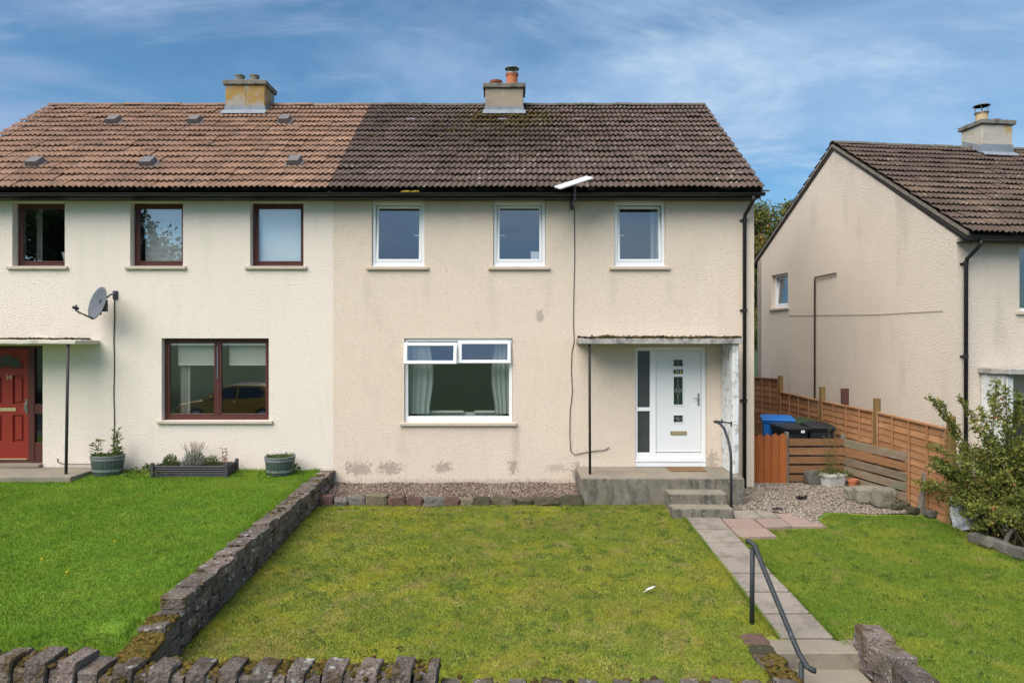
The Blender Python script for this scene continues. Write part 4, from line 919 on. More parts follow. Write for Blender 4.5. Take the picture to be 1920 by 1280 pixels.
    g = MB(); g.cbox(X(-13), X(21), ly-.010, ly-.001, Z(772), Z(765.4), .003); g.build('letter_plate', M['dull_brass'], D)
    text_mesh('number', '34', .13, .004, M['dull_brass'], D, (X(7.5), ly-.006, Z(708)))
    g = MB(); hx = X(41); g.cbox(hx-.02, hx+.02, ly-.012, ly-.001, Z(777), Z(749), .004); g.tube([(hx, ly-.008, Z(757)), (hx, ly-.05, Z(757)), (hx-.01, ly-.055, Z(769))], .012, 8); g.build('handle', M['chrome'], D)
    g = MB(); g.cbox(lx0, lx1-.03, ly-.02, ly-.001, z0l+.006, z0l+.03, .004); g.build('weather_bar', M['dull_brass'], D)
    return H
HL = left_house()

# ------------------------------------------------------------------ right house, turned a little
TH = R(6.85); RB = Vector((8.28, -.40, -.86))
def right_house():
    H = empty('house', RB, TH, local=True); tag(H, 'separate beige house standing lower behind the timber fence, gable end showing', 'house', 'roughcast houses')
    mtx = Matrix.Translation(RB) @ Matrix.Rotation(TH, 4, 'Z'); tow = lambda v: mtx @ v
    he = CAMZ+1.92-RB.z; hb = he+.50; hr = he+2.86; L_ = 7.8; yr = 3.9; W = 8.0
    holes = [(1.28, 2.3, he-1.35, he-.12), (1.12, 2.45, .40, 2.62)]
    # gable hole windows are set as boxes in the gable, cut by panel
    mb = MB(); wall_panel(mb, 0, W, -.6, he, 0, .25, holes)
    mb.add([(0, 0, -.6), (0, .251, -.6), (0, .251, he), (0, 0, he)], [(0, 1, 2, 3)])
    gh = [(6.05, 6.95, he-.98, he-.03), (6.2, 7.0, .40, 2.25)]      # openings in the gable (along depth)
    gp = MB(); wall_panel(gp, .251, L_, -.6, he, 0, .25, gh)
    mb.add([(q[1], q[0], q[2]) for q in gp.v], [f[::-1] for f in gp.f])
    for xx in (0, W-.25):
        mb.prism([(.0, he), (L_, he), (L_, hb), (yr, hr-.12)], 'x', xx, xx+.25)
    mb.box(0, W, L_-.25, L_-.001, -.6, hb); mb.box(W-.25, W, .251, L_-.26, -.6, he)
    mb.build('wall', M['harl_grey'], H, fix=False)
    it = MB(); it.box(.26, W-.26, .26, L_-.26, .3, .38); it.box(.26, W-.26, .26, L_-.26, 2.9, 3.0); it.box(.26, W-.26, .26, L_-.26, he-.06, he-.01); it.box(3.5, 3.6, .26, L_-.26, .381, he-.07); it.build('interior', M['interior'], H)
    ye, ze, zr = -.34, he+.05, hr+.02
    build_roof(H, -.06, W, ye, ze, yr, zr, L_+.3, hb-.1, M['tile_old'], M['ridge_dark'], M['deck'], tow)
    v = MB(); v.prism([(ye+.03, ze-.045), (yr, zr-.085), (yr, zr-.02), (ye+.03, ze+.02)], 'x', -.055, -.012); v.prism([(L_+.28, hb-.165), (yr, zr-.085), (yr, zr-.02), (L_+.28, hb-.10)], 'x', -.056, -.013)
    v.build('verge_board', M['timber_grey'], H)
    fascia(H, -.03, W, -.27, he-.09, he+.03, 0, M['black_plastic']); gutter(H, -.05, W, -.345, he-.03, M['black_plastic'])
    downpipe(H, .12, -.345, he-.06, 0, .05, M['black_plastic'])
    w = MB(); frame_bars(w, 1.284, 2.296, he-1.35, he-.124, .06, .13, .06); wn = w.build('window', M['upvc'], H)
    p = MB(); p.box(1.34, 2.24, .09, .10, he-1.295, he-.18); p.build('pane', M['glass'], wn)
    s = MB(); s.cbox(1.2, 2.4, -.05, .13, he-1.415, he-1.352); s.build('sill', M['sill_stone'], wn)
    # gable windows
    for k, (a, b, c, d) in enumerate(gh):
        t = MB(); frame_bars(t, a+.004, b-.004, c, d-.004, .10, .16, .06); t.v = [(q[1], q[0], q[2]) for q in t.v]; wn = t.build('window', M['upvc'], H)
        t = MB(); frame_bars(t, a+.07, b-.07, c+.07, d-.07, .105, .155, .05)
        p = MB(); p.box(a+.115, b-.115, .125, .135, c+.115, d-.115)
        for q in (t, p):
            q.v = [(r_[1], r_[0], r_[2]) for r_ in q.v]
            if k == 0:
                rt = Matrix.Rotation(R(5), 3, 'Y'); hz = Vector((.13, 0, c+.07)); q.v = [tuple(rt @ (Vector(z_)-hz)+hz) for z_ in q.v]
        t.build('sash', M['upvc'], wn); p.build('pane', M['glass'], wn)
        s = MB(); s.cbox(-.05, .16, a-.08, b+.08, c-.06, c-.002); s.build('sill', M['sill_stone'], wn)
    # waste pipe with a bend on the gable
    t = MB(); t.tube([(-.045, 3.75, he-.28), (-.045, 4.62, he-.30), (-.045, 4.66, he-.34), (-.045, 4.66, .2)], .022, 8); t.build('waste_pipe', M['cable_brown'], H, smooth=True)
    c = MB(); c.tube([(-.010, .35, 4.24), (-.010, 2.4, 4.25), (-.010, 4.5, 4.32), (-.010, 6.0, 4.36)], .005, 5); c.build('wall_cable', M['cable_pale'], H)
    # porch canopy, side panel and door
    m = MB(); m.cbox(.42, 3.4, -.72, -.003, 3.07, 3.18, .012); cn = m.build('canopy', M['canopy'], H); rough(cn, 3, .008, 5, 4)
    m = MB(); m.cbox(.48, .60, -.60, -.003, .1, 3.066, .01); m.build('wing_wall', M['white_paint'], H)
    m = MB(); frame_bars(m, 1.124, 2.446, .40, 2.616, .05, .12, .07); dd = m.build('door', M['upvc'], H); m = MB(); m.box(1.19, 2.38, .08, .09, .46, 2.55); m.build('pane', M['side_glass'], dd)
    # chimney
    yy = yr-.42; cx0 = 3.58; cx1 = 4.40
    ch = chimney(H, cx0, cx1, yy, yy+.66, he+1.8, hr+.50, M['chimney_far'], 2)
    flashing(ch, cx0, cx1, yy, ye, ze, (zr-ze)/(yr-ye), hr+.02, M['lead'])
    zt = hr+.61
    p = MB(); p.lathe([(.13, 0), (.13, .22), (.14, .225), (.14, .25), (.11, .25)], (cx0+.25, yy+.3, zt)); p.build('chimney_pot', M['buff_clay'], ch)
    c = MB(); c.lathe([(.19, .43), (.17, .45), (.05, .48), (.16, .43)], (cx0+.25, yy+.3, zt)); c.lathe([(.16, .252), (.16, .27), (.1, .27)], (cx0+.25, yy+.3, zt))
    for k in range(4):
        t_ = math.pi/4+k*math.pi/2; c.tube([(cx0+.25+.13*math.cos(t_), yy+.3+.13*math.sin(t_), zt+.26), (cx0+.25+.13*math.cos(t_), yy+.3+.13*math.sin(t_), zt+.44)], .009, 5)
    c.build('cowl', M['steel'], ch)
    p = MB(); p.lathe([(.14, 0), (.14, .04), (.155, .05), (.155, .09), (.11, .09)], (cx0+.58, yy+.3, zt)); p.build('chimney_pot', M['terracotta_old'], ch)
    return H
HR = right_house()

# ------------------------------------------------------------------ things at the windows
def window_dressing():
    def curtain(label, x0, x1, z0, z1, y, lean, group='curtains of the large white window', m='curtain', waves=4):
        mb = MB(); s = lean
        def gth(u, v, xx): return xx+s*.10*math.sin(min(1, (1-v)*1.15)*math.pi*.9)*(u if s > 0 else 1-u)
        wavy(mb, x0, x1, z0, z1, y, .035, waves, 48, gth)
        return tag(mb.build('curtain', M[m], smooth=True, fix=False, loc=((x0+x1)/2, y, z0)), label, 'curtain', group)
    z0, z1 = Z(778), Z(638)
    curtain('pale curtain hanging at the side of the large white window nearest the party line', X(764), X(800), z0, z1, .27, 1)
    curtain('pale curtain hanging at the side of the large white window nearest the canopy post', X(930), X(956), z0, z1, .27, -1)
    curtain('narrow pale curtain inside the white upstairs window above the front door', X(1226), X(1243), Z(497), Z(385), .33, 0, 'curtains upstairs', waves=2)
    curtain('cream curtain behind the large brown window beside its roller blinds', X(321), X(341), Z(784), Z(640), .36, 0, 'curtains of the cream house', 'net', 2)
    curtain('net curtain in the tall side pane by the red door', X(64), X(82), Z(831), Z(652), .24, 0, 'curtains of the cream house', 'net', 3)
    curtain('thin curtain in the brown upstairs window nearest the picture edge', X(40), X(52), Z(494), Z(384), .42, 0, 'curtains of the cream house', 'net', 2)
    # roller blinds of the large brown window
    for k, (a, b, lab) in enumerate(((321, 401, 'grey roller blind half lowered in the left pane of the large brown window'), (419, 499, 'grey roller blind half lowered in the right pane of the large brown window'))):
        e = empty('roller_blind', (X((a+b)/2), .27, Z(684))); tag(e, lab, 'blind', 'roller blinds')
        mb = MB(); mb.grid(lambda u, v: (X(a)+(X(b)-X(a))*u, .27+.006*math.sin(u*5+v*4), Z(684)+(Z(638)-Z(684))*v), 12, 6); mb.build('fabric', M['blind'], e, fix=False)
        mb = MB(); mb.cbox(X(a), X(b), .262, .278, Z(685.6), Z(683.8), .003); mb.build('bottom_bar', M['upvc'], e)
    e = empty('venetian_blind', (X(298), .30, Z(497))); tag(e, 'venetian blind of thin pale slats behind the middle brown upstairs window', 'blind')
    zz = Z(494)
    while zz < Z(383):
        mb = MB(); mb.add([(X(257), .29, zz), (X(340), .29, zz), (X(340), .304, zz+.020), (X(257), .304, zz+.020)], [(0, 1, 2, 3)]); mb.build('slat', M['blind_white'], e, fix=False); zz += .0235
    e = empty('roller_blind', (X(522), .27, Z(496))); tag(e, 'white roller blind fully lowered in the brown upstairs window nearest the party line', 'blind', 'roller blinds')
    mb = MB(); mb.grid(lambda u, v: (X(480)+(X(566)-X(480))*u, .27+.004*math.sin(u*7), Z(495)+(Z(381)-Z(495))*v), 12, 6); mb.build('fabric', M['blind_white'], e, fix=False)
    mb = MB(); mb.cbox(X(480), X(566), .262, .278, Z(496), Z(494.4), .003); mb.build('bottom_bar', M['upvc'], e)
    e = empty('storage_box', (X(1003), .22, Z(495))); tag(e, 'small white box standing on the sill inside the middle white upstairs window', 'box')
    mb = MB(); mb.cbox(X(996), X(1012), .20, .30, Z(489.5), Z(470), .006); mb.build('box_body', M['paper'], e); mb = MB(); mb.cbox(X(995.5), X(1012.5), .195, .305, Z(470)+.001, Z(468.5), .004); mb.build('lid', M['paper'], e)
    e = empty('sofa', (X(860), .75, .40)); tag(e, 'pale grey sofa seen just inside the large white window', 'sofa')
    mb = MB(); mb.cbox(X(775), X(945), .45, .68, .42, Z(773, 13.6), .05); mb.build('backrest', M['curtain'], e)
    mb = MB(); mb.cbox(X(780), X(940), .69, 1.25, .42, .85, .05); mb.build('seat', M['curtain'], e)
    for (a, b) in ((800, 868), (886, 935)): mb = MB(); mb.cbox(X(a), X(b), .40, .52, Z(775, 13.6), Z(769, 13.6), .03); mb.build('cushion', M['blind'], e)
    # a white stand and board seen in the edge window
    e = empty('desk_mirror', (X(103), .40, Z(496))); tag(e, 'small white mirror back standing in the dark brown upstairs window', 'mirror')
    rot = Matrix.Rotation(R(-8), 3, 'Y') @ Matrix.Rotation(R(10), 3, 'X')
    mb = MB(); mb.obox((X(100), .42, Z(478)), (.17, .015, .24), rot); mb.build('panel', M['paper'], e)
    mb = MB(); mb.obox((X(113), .44, Z(479)), (.10, .015, .24), Matrix.Rotation(R(6), 3, 'Y')); mb.build('panel', M['white_plastic'], e)
    mb = MB(); mb.cbox(X(97), X(110), .39, .47, Z(494.5), Z(492), .004); mb.build('foot', M['white_plastic'], e)
window_dressing()

# ------------------------------------------------------------------ porch and mats
def porch():
    P_ = empty('porch', (2.65, -.6, -.08)); tag(P_, 'stained concrete porch platform with two steps in front of the white door', 'porch')
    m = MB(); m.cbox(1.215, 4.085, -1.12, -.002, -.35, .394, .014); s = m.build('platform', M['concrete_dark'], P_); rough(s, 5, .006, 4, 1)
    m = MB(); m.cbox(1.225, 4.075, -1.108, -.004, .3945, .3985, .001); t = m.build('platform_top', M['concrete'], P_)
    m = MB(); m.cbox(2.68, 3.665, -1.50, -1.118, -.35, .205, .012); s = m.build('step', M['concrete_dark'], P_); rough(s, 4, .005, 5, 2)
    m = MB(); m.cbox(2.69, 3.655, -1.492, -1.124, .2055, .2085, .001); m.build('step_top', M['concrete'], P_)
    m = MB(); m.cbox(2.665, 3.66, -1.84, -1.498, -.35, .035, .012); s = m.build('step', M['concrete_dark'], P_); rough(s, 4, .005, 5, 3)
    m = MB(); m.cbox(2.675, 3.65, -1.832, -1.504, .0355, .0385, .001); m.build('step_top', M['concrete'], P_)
    e = empty('porch_handrail', (3.735, -1.55, -.1)); tag(e, 'black bent handrail fixed to the white wing wall beside the porch steps', 'handrail')
    m = MB(); m.tube([(X(1338, 12.35), -.80, Z(790, 12.3)), (3.70, -.95, Z(793, 12.2)), (3.73, -1.10, Z(803, 12.0)), (3.735, -1.3, Z(824, 11.8)), (3.735, -1.42, Z(842, 11.68)), (3.735, -1.46, Z(862, 11.62)), (3.735, -1.47, -.12)], .024, 8); m.build('rail', M['rail_paint'], e, smooth=True)
    m = MB(); m.tube([(3.71, -.70, Z(790, 12.3)), (4.012, -.66, Z(794, 12.4))], .015, 6); m.tube([(4.004, -.66, Z(790, 12.4)), (4.004, -.66, Z(799, 12.4))], .02, 6); m.tube([(3.82, -.67, Z(786, 12.4)), (3.82, -.68, Z(793.5, 12.4))], .015, 6); m.build('bracket', M['rail_paint'], e)
    mm = MB(); mm.cbox(2.93, 3.60, -.50, -.10, .4, .418, .006); o = mm.build('doormat', M['mat_coir'], loc=(3.26, -.3, .4)); rough(o, 3, .004, 9); tag(o, 'brown coir doormat lying before the white front door', 'doormat', 'doormats')
    pl = empty('doorstep_slab', (-9.6, -.4, .3)); tag(pl, 'flat grey concrete slab under the canopy of the red door', 'slab')
    m = MB(); m.cbox(-12.2, -7.86, -.95, -.002, .05, .392, .012); o = m.build('slab', M['concrete'], pl); rough(o, 4, .006, 4, 6)
    mm = MB(); mm.add([(-9.95+.30*math.cos(t), -.42+.20*math.sin(t), z) for z in (.396, .41) for t in [2*math.pi*k/20 for k in range(20)]], [tuple(range(19, -1, -1)), tuple(range(20, 40))]+[(k, (k+1) % 20, 20+(k+1) % 20, 20+k) for k in range(20)])
    o = mm.build('doormat', M['mat_grey'], loc=(-9.95, -.42, .396)); tag(o, 'grey rounded doormat on the slab before the red door', 'doormat', 'doormats')
porch()

# ------------------------------------------------------------------ aerials and cables
def aerials():
    c = Vector((X(182, 12.68), -.42, Z(568, 12.68))); e = empty('satellite_dish', (X(216), -.02, Z(557))); tag(e, 'grey satellite dish on a wall arm above the red door canopy', 'satellite dish')
    n = Vector((-.52, -.81, .26)).normalized(); u = Vector((0, 0, 1)); u = (u-n*u.dot(n)).normalized(); w = n.cross(u)
    m = MB(); rings = []; nr, na = 6, 28; v = []; f = []
    for i in range(nr+1):
        r = .30*i/nr
        for k in range(na):
            t = 2*math.pi*k/na; v.append(c+u*(r*1.06*math.sin(t))+w*(r*.95*math.cos(t))+n*(.055*(i/nr)**2-.055))
    for i in range(nr):
        for k in range(na): f.append((i*na+k, i*na+(k+1) % na, (i+1)*na+(k+1) % na, (i+1)*na+k))
    m.add(v, f); d = m.build('dish', M['dish'], e, smooth=True, fix=False)
    md = d.modifiers.new('thick', 'SOLIDIFY'); md.thickness = .008
    lnb = c+n*.33-u*.20
    m = MB(); m.tube([c-u*.30, c-u*.285+n*.12, lnb-u*.04], .012, 6); m.build('feed_arm', M['dish_dark'], e)
    m = MB(); m.tube([lnb-n*.05, lnb+n*.05], .028, 8); m.tube([lnb-w*.02, lnb+u*.05], .018, 6); m.build('receiver', M['dish_dark'], e)
    m = MB(); m.tube([lnb, lnb+Vector((.05, 0, -.10)), lnb+Vector((.16, 0, -.11)), c-u*.29], .005, 5); m.build('feed_cable', M['cable'], e)
    wp = Vector((X(217), -.004, Z(553)))
    m = MB(); m.cbox(wp.x-.045, wp.x+.045, -.03, -.003, wp.z-.08, wp.z+.08, .004); m.build('wall_plate', M['dish_dark'], e)
    m = MB(); m.tube([wp+Vector((0, -.02, .03)), wp+Vector((-.02, -.13, 0)), wp+Vector((-.08, -.26, -.12)), c+Vector((.14, .08, -.04))], .018, 8); m.build('wall_arm', M['dish'], e)
    m = MB(); b = c-n*.09; m.obox(b+Vector((.02, .02, -.02)), (.10, .10, .22)); m.tube([b, b-u*.2+Vector((.02, 0, 0))], .02, 6); m.build('clamp', M['dish_dark'], e)
    m = MB(); x0 = X(214.5)
    pts = [(x0+.006*math.sin(k*1.3), -.010, Z(560)+(.62-Z(560))*k/14) for k in range(15)]; m.tube(pts, .009, 6)
    m.tube([(x0, -.010, .62), (x0-.02, -.03, .48), (x0-.25, -.04, .45), (X(120), -.03, .46), (X(110), -.02, .49), (X(108), -.008, .56)], .008, 6)
    tag(m.build('aerial_cable', M['cable_brown'], loc=(x0, 0, .5)), 'thin brown cable running down the cream wall from the satellite dish', 'cable', 'cables on the walls')
    # flat white panel antenna on a pole
    d = 12.40; xm = X(1078, d); e = empty('panel_antenna', (xm, -.05, Z(384))); tag(e, 'flat white rectangular antenna panel on a short pole at the dark gutter', 'antenna')
    m = MB(); m.tube([(xm, -.03, Z(386)), (xm, -.30, Z(386)+.02), (xm, -.68, Z(377, 12.4)), (xm, -.70, Z(350, d)), (xm, -.70, Z(345, d))], .021, 8); m.build('mast', M['antenna_mast'], e, smooth=True)
    m = MB(); m.cbox(xm-.035, xm+.035, -.035, -.003, Z(386)-.08, Z(386)+.08, .004); m.build('wall_plate', M['antenna_mast'], e)
    c = Vector((X(1075.5, d), -.70, Z(343, d)+.005)); ax = Vector((.93, .10, .32)).normalized(); ay = Vector((.10, .90, .37)); ay = (ay-ax*ay.dot(ax)).normalized(); an = ax.cross(ay)
    rot = Matrix((ax, ay, an)).transposed(); t = MB(); t.cbox(-.325, .325, -.20, .20, -.018, .018, .012); m = MB(); m.add([c+rot @ Vector(p) for p in t.v], t.f); m.build('panel', M['antenna_white'], e)
    m = MB(); m.obox(c-an*.03, (.12, .10, .035), rot); m.build('socket', M['antenna_mast'], e)
    m = MB(); pts = []
    path = [(1077, 388), (1077, 430), (1077.5, 480), (1076, 540), (1075, 600), (1076.5, 640), (1072, 662), (1071, 690), (1073, 735), (1069, 770), (1068, 815), (1070, 845), (1078, 852), (1095, 848), (1115, 845), (1135, 843), (1142, 838)]
    m.tube([(X(a), -.010-.01*(k > 9), Z(b)) for k, (a, b) in enumerate(path)], .0075, 6); 
    o = m.build('aerial_cable', M['cable'], loc=(X(1077), 0, Z(850))); tag(o, 'thin dark cable trailing down the beige wall from the white antenna', 'cable', 'cables on the walls')
aerials()

# ------------------------------------------------------------------ garden walls of stone
def stone_variants(m, tagname, nv=8, bev=.13, jit=.05, amp=1.0):
    import bmesh
    out = []; rr = random.Random(11)
    for k in range(nv):
        mb = MB(); mb.cbox(-.5, .5, -.5, .5, -.5, .5, bev)
        me = bpy.data.meshes.new(tagname)
        me.from_pydata([tuple(c+rr.uniform(-jit, jit) for c in p) for p in mb.v], [], mb.f); me.materials.append(m)
        bm = bmesh.new(); bm.from_mesh(me); bmesh.ops.recalc_face_normals(bm, faces=bm.faces)
        bmesh.ops.subdivide_edges(bm, edges=[e for e in bm.edges if e.calc_length() > .4], cuts=3, use_grid_fill=True); bmesh.ops.triangulate(bm, faces=bm.faces)
        for v in bm.verts: q = v.co*2.1+Vector((k*7.3, k*3.1, 0)); v.co += (mnoise.noise_vector(q)*.06+mnoise.noise_vector(q*2.7)*.045)*amp
        bm.to_mesh(me); bm.free(); out.append(me)
    return out
VU = {k: stone_variants(M[k], 'upright_stone', bev=.055, jit=.035, amp=.6) for k in ('wall_stone', 'wall_stone_pink')}
VS = {k: stone_variants(M[k], 'stone') for k in ('wall_stone', 'wall_stone_pink', 'stone_red', 'stone_buff', 'stone_grey', 'stone_moss', 'stone_pale')}
SR = random.Random(5)
def stone(parent, key, c, size, rot=(0, 0, 0), name='stone'):
    o = bpy.data.objects.new(name, SR.choice((VU if name in ('upright_stone', 'cope_stone') and key in VU else VS)[key])); COL.objects.link(o); o.parent = parent
    o.location = Vector(c)-Vector(ORG.get(parent, (0, 0, 0))); o.scale = size
    o.rotation_euler = (rot[0], rot[1], rot[2]); return o
def boundary_wall():
    e = empty('garden_wall', (-3.52, -3.2, -.2)); tag(e, 'long low lichened stone wall between the two front lawns', 'wall')
    x0, x1 = -3.645, -3.395
    top = lambda y: .344+(y)*.0321               # underside of the cope follows this less .11
    m = MB(); 
    m.prism([(-.01, -.5), (-6.12, -.75), (-6.12, top(-6.12)-.13), (-.01, top(0)-.13)], 'x', x0+.04, x1-.04); m.build('core', M['mortar'], e)
    y = -.005                                     # cope stones
    while y > -6.0:
        L_ = min(SR.uniform(.26, .52), y+6.16); yc = y-L_/2
        stone(e, SR.choice(['wall_stone', 'wall_stone', 'wall_stone_pink']), ((x0+x1)/2+SR.uniform(-.008, .008), yc, top(yc)-.065+SR.uniform(-.010, .008)), (.255+SR.uniform(-.01, .015), L_*1.0, .135), (SR.gauss(0, .015)-.03, SR.gauss(0, .02), SR.gauss(0, .01)), 'cope_stone'); y -= L_+.006
    for side, xs in ((1, x1-.035), (-1, x0+.035)):
        k = 0
        while True:
            h = .125; k += 1; done = True; y = -.005-SR.uniform(0, .1)
            while y > -6.1:
                L_ = SR.uniform(.18, .42); yc = y-L_/2; zc = top(yc)-.135-h*(k-.5)
                if zc > .061*yc-.15 and side > 0 or (side < 0 and zc > .061*yc+.2):
                    done = False
                    stone(e, SR.choice(['wall_stone', 'wall_stone', 'wall_stone_pink']), (xs+side*SR.uniform(-.006, .010), yc, zc), (.09, L_, h), (SR.gauss(0, .02), 0, SR.gauss(0, .02)))
                y -= L_+.008
            if done or k > 6: break
    # the broken, lower end towards the street
    for (yc, zt, L_) in ((-6.28, .00, .30), (-6.50, -.10, .26), (-6.72, -.13, .26), (-6.93, -.15, .22)):
        stone(e, 'wall_stone', (-3.52, yc, zt-.09), (.27, L_, .20), (SR.gauss(0, .05), SR.gauss(0, .05), SR.gauss(0, .08)), 'cope_stone')
        stone(e, 'wall_stone', (-3.43, yc+.03, zt-.30), (.12, L_, .22)); stone(e, 'wall_stone_pink', (-3.43, yc-.02, zt-.50), (.12, L_*1.05, .20))
    n = 420; yy = RNG.uniform(-6.95, -6.2, n); zt = np.interp(yy, [-6.95, -6.7, -6.5, -6.28, -6.15], [-.15, -.12, -.09, .01, .02])
    P = np.stack([RNG.uniform(-3.66, -3.38, n), yy, zt+.005], 1); tag(lumps('moss', P, np.stack([RNG.uniform(.02, .05, n), RNG.uniform(.02, .05, n), RNG.uniform(.012, .028, n)], 1), M['moss_gold'], e), kind='stuff')
    n = 260; yy = RNG.uniform(-6.0, -.1, n); P = np.stack([-3.52+RNG.normal(0, .06, n), yy, top(yy)-.002], 1)
    P = P[[mnoise.noise(Vector((p[1]*1.6, 2.2, 0))) > .02 for p in P]]; n = len(P)
    tag(lumps('top_moss', P, np.stack([RNG.uniform(.012, .030, n), RNG.uniform(.012, .030, n), RNG.uniform(.006, .012, n)], 1), M['moss'], e), kind='stuff')
boundary_wall()
def upright_wall(name, label, x0, x1, zt, y0, spacing, moss='moss', low=.06, phase=0.0, zb=-1.4):
    """street wall capped with stones set on edge, tall and short by turns"""
    e = empty(name, ((x0+x1)/2, y0, zb)); tag(e, label, 'wall', 'street walls capped with upright stones')
    m = MB(); m.box(x0, x1, y0-.14, y0+.14, zb, zt-.26); m.build('core', M['mortar'], e)
    x = x0+phase; k = 0
    while x < x1-.05:
        w = spacing*.56+SR.uniform(-.015, .02); h = .27+SR.uniform(-.015, .02)
        w = min(w, x1-x)
        stone(e, SR.choice(['wall_stone', 'wall_stone', 'wall_stone_pink']), (x+w/2, y0+SR.uniform(-.01, .01), zt-h/2), (w, .30+SR.uniform(-.02, .02), h), (SR.gauss(-.05, .04), SR.gauss(.10, .05), SR.gauss(0, .05)), 'upright_stone'); x += w+.006
        w = spacing*.38+SR.uniform(-.015, .015)
        if x+w > x1: break
        stone(e, 'wall_stone', (x+w/2, y0+SR.uniform(-.02, .02), zt-low-.10), (w, .26, .2), (SR.gauss(0, .08), SR.gauss(.08, .06), SR.gauss(0, .06)), 'upright_stone'); x += w+.006; k += 1
    z = zt-.27
    for r in range(3):
        x = x0
        while x < x1:
            L_ = min(SR.uniform(.22, .42), x1-x)
            stone(e, SR.choice(['wall_stone', 'wall_stone_pink']), (x+L_/2, y0-.11, z-.09), (L_, .10, .17), (0, 0, SR.gauss(0, .02))); x += L_+.01
        z -= .18
    n = int(110*(x1-x0)); P = np.stack([RNG.uniform(x0, x1, n), y0+RNG.normal(.03, .07, n), np.full(n, zt-low+.005)], 1)
    tag(lumps('moss', P, np.stack([RNG.uniform(.02, .045, n), RNG.uniform(.02, .045, n), RNG.uniform(.012, .03, n)], 1), M[moss], e), kind='stuff')
YF = -7.12
upright_wall('street_wall', 'street wall of upright cope stones along the lush green lawn', X(-560, 5.98), X(162, 5.98), Z(1225, 5.98), YF, .30)
upright_wall('street_wall', 'mossy street wall of upright cope stones along the patchy lawn', X(164, 5.98), X(820, 5.98), Z(1243, 5.98), YF, .30, 'moss_gold')
upright_wall('street_wall', 'lower stretch of upright stones, barely showing at the bottom edge near the handrail', X(822, 5.98), 2.62, Z(1284, 5.98), YF, .30)
def step_walls():
    e = empty('step_wall', (3.66, -6.5, -.6)); tag(e, 'thick dark stone side wall of the garden steps, away from the handrail', 'wall', 'side walls of the garden steps')
    y = -6.02; k = 0
    while y > -7.5:
        L_ = SR.uniform(.26, .36); zt = -.135-.035*k+SR.uniform(-.01, .02)
        stone(e, SR.choice(['wall_stone', 'wall_stone_pink']), (3.66, y-L_/2, zt-.12), (.27, L_, .25), (SR.gauss(0, .06), SR.gauss(0, .05), SR.gauss(0, .06)), 'cope_stone')
        for q in range(4): stone(e, SR.choice(['wall_stone', 'wall_stone_pink']), (3.64+SR.uniform(-.01, .01), y-L_/2, zt-.33-.20*q), (.24, L_*SR.uniform(.95, 1.05), .21), (0, 0, SR.gauss(0, .03)))
        y -= L_+.005; k += 1
    e = empty('step_wall', (2.60, -6.4, -.6)); tag(e, 'low mossy row of stones beside the garden steps, under the handrail', 'wall', 'side walls of the garden steps')
    y = -5.75; k = 0
    while y > -7.3:
        L_ = SR.uniform(.18, .30); zt = -.335-.02*k+SR.uniform(-.01, .02)
        stone(e, SR.choice(['stone_red', 'wall_stone', 'stone_moss']), (2.58+SR.uniform(-.03, .03), y-L_/2, zt-.09), (.28, L_, .19), (SR.gauss(0, .06), SR.gauss(0, .06), SR.gauss(0, .10)), 'cope_stone')
        for q in range(4): stone(e, 'wall_stone', (2.63, y-L_/2, zt-.28-.20*q), (.15, L_, .21))
        y -= L_+.01; k += 1
    n = 200; P = np.stack([RNG.uniform(2.46, 2.70, n), RNG.uniform(-7.2, -6.2, n), np.full(n, -.36)], 1); tag(lumps('moss', P, np.stack([RNG.uniform(.02, .04, n), RNG.uniform(.02, .04, n), RNG.uniform(.008, .02, n)], 1), M['moss_gold'], e), kind='stuff')
    e = empty('garden_steps', (3.15, -6.4, -1.2)); tag(e, 'concrete steps leading down from the slab path to the street', 'steps')
    z = -.352
    for k in range(5):
        a = -5.865 if k == 0 else -6.17-.34*(k-1)+.02
        m = MB(); m.cbox(2.69, 3.60 if k == 0 else 3.52, -6.17-.34*k, a, z-.36, z, .014); o = m.build('step', M['concrete'], e); rough(o, 4, .006, 5, k); z -= .172
step_walls()
def rails():
    e = empty('path_handrail', (2.67, -5.5, -.34)); tag(e, 'dark painted tube handrail on two posts beside the slab path', 'handrail')
    p0 = Vector((2.67, -5.52, .54)); p1 = Vector((2.745, -6.62, Z(1238, 6.48)))
    m = MB(); m.tube([(2.67, -5.50, -.40), p0-Vector((0, 0, .03))], .026, 10); m.build('post', M['rail_paint'], e, smooth=True)
    m = MB(); m.tube([(2.75, -6.62, -1.3), p1+Vector((0, 0, -.02))], .024, 10); m.build('post', M['rail_paint'], e, smooth=True)
    m = MB(); m.tube([p0+Vector((-.055, .03, .035)), p0+Vector((-.03, .01, .04)), p0+Vector((.01, -.05, .01)), p0.lerp(p1, .12)+Vector((.012, 0, .01)), p0.lerp(p1, .5)+Vector((.01, 0, 0)), p0.lerp(p1, .93)+Vector((.01, 0, -.005)), p1+Vector((.03, -.06, -.03)), p1+Vector((.075, -.08, -.05)), p1+Vector((.10, -.085, -.055))], .027, 10); m.build('rail', M['rail_paint'], e, smooth=True)
rails()

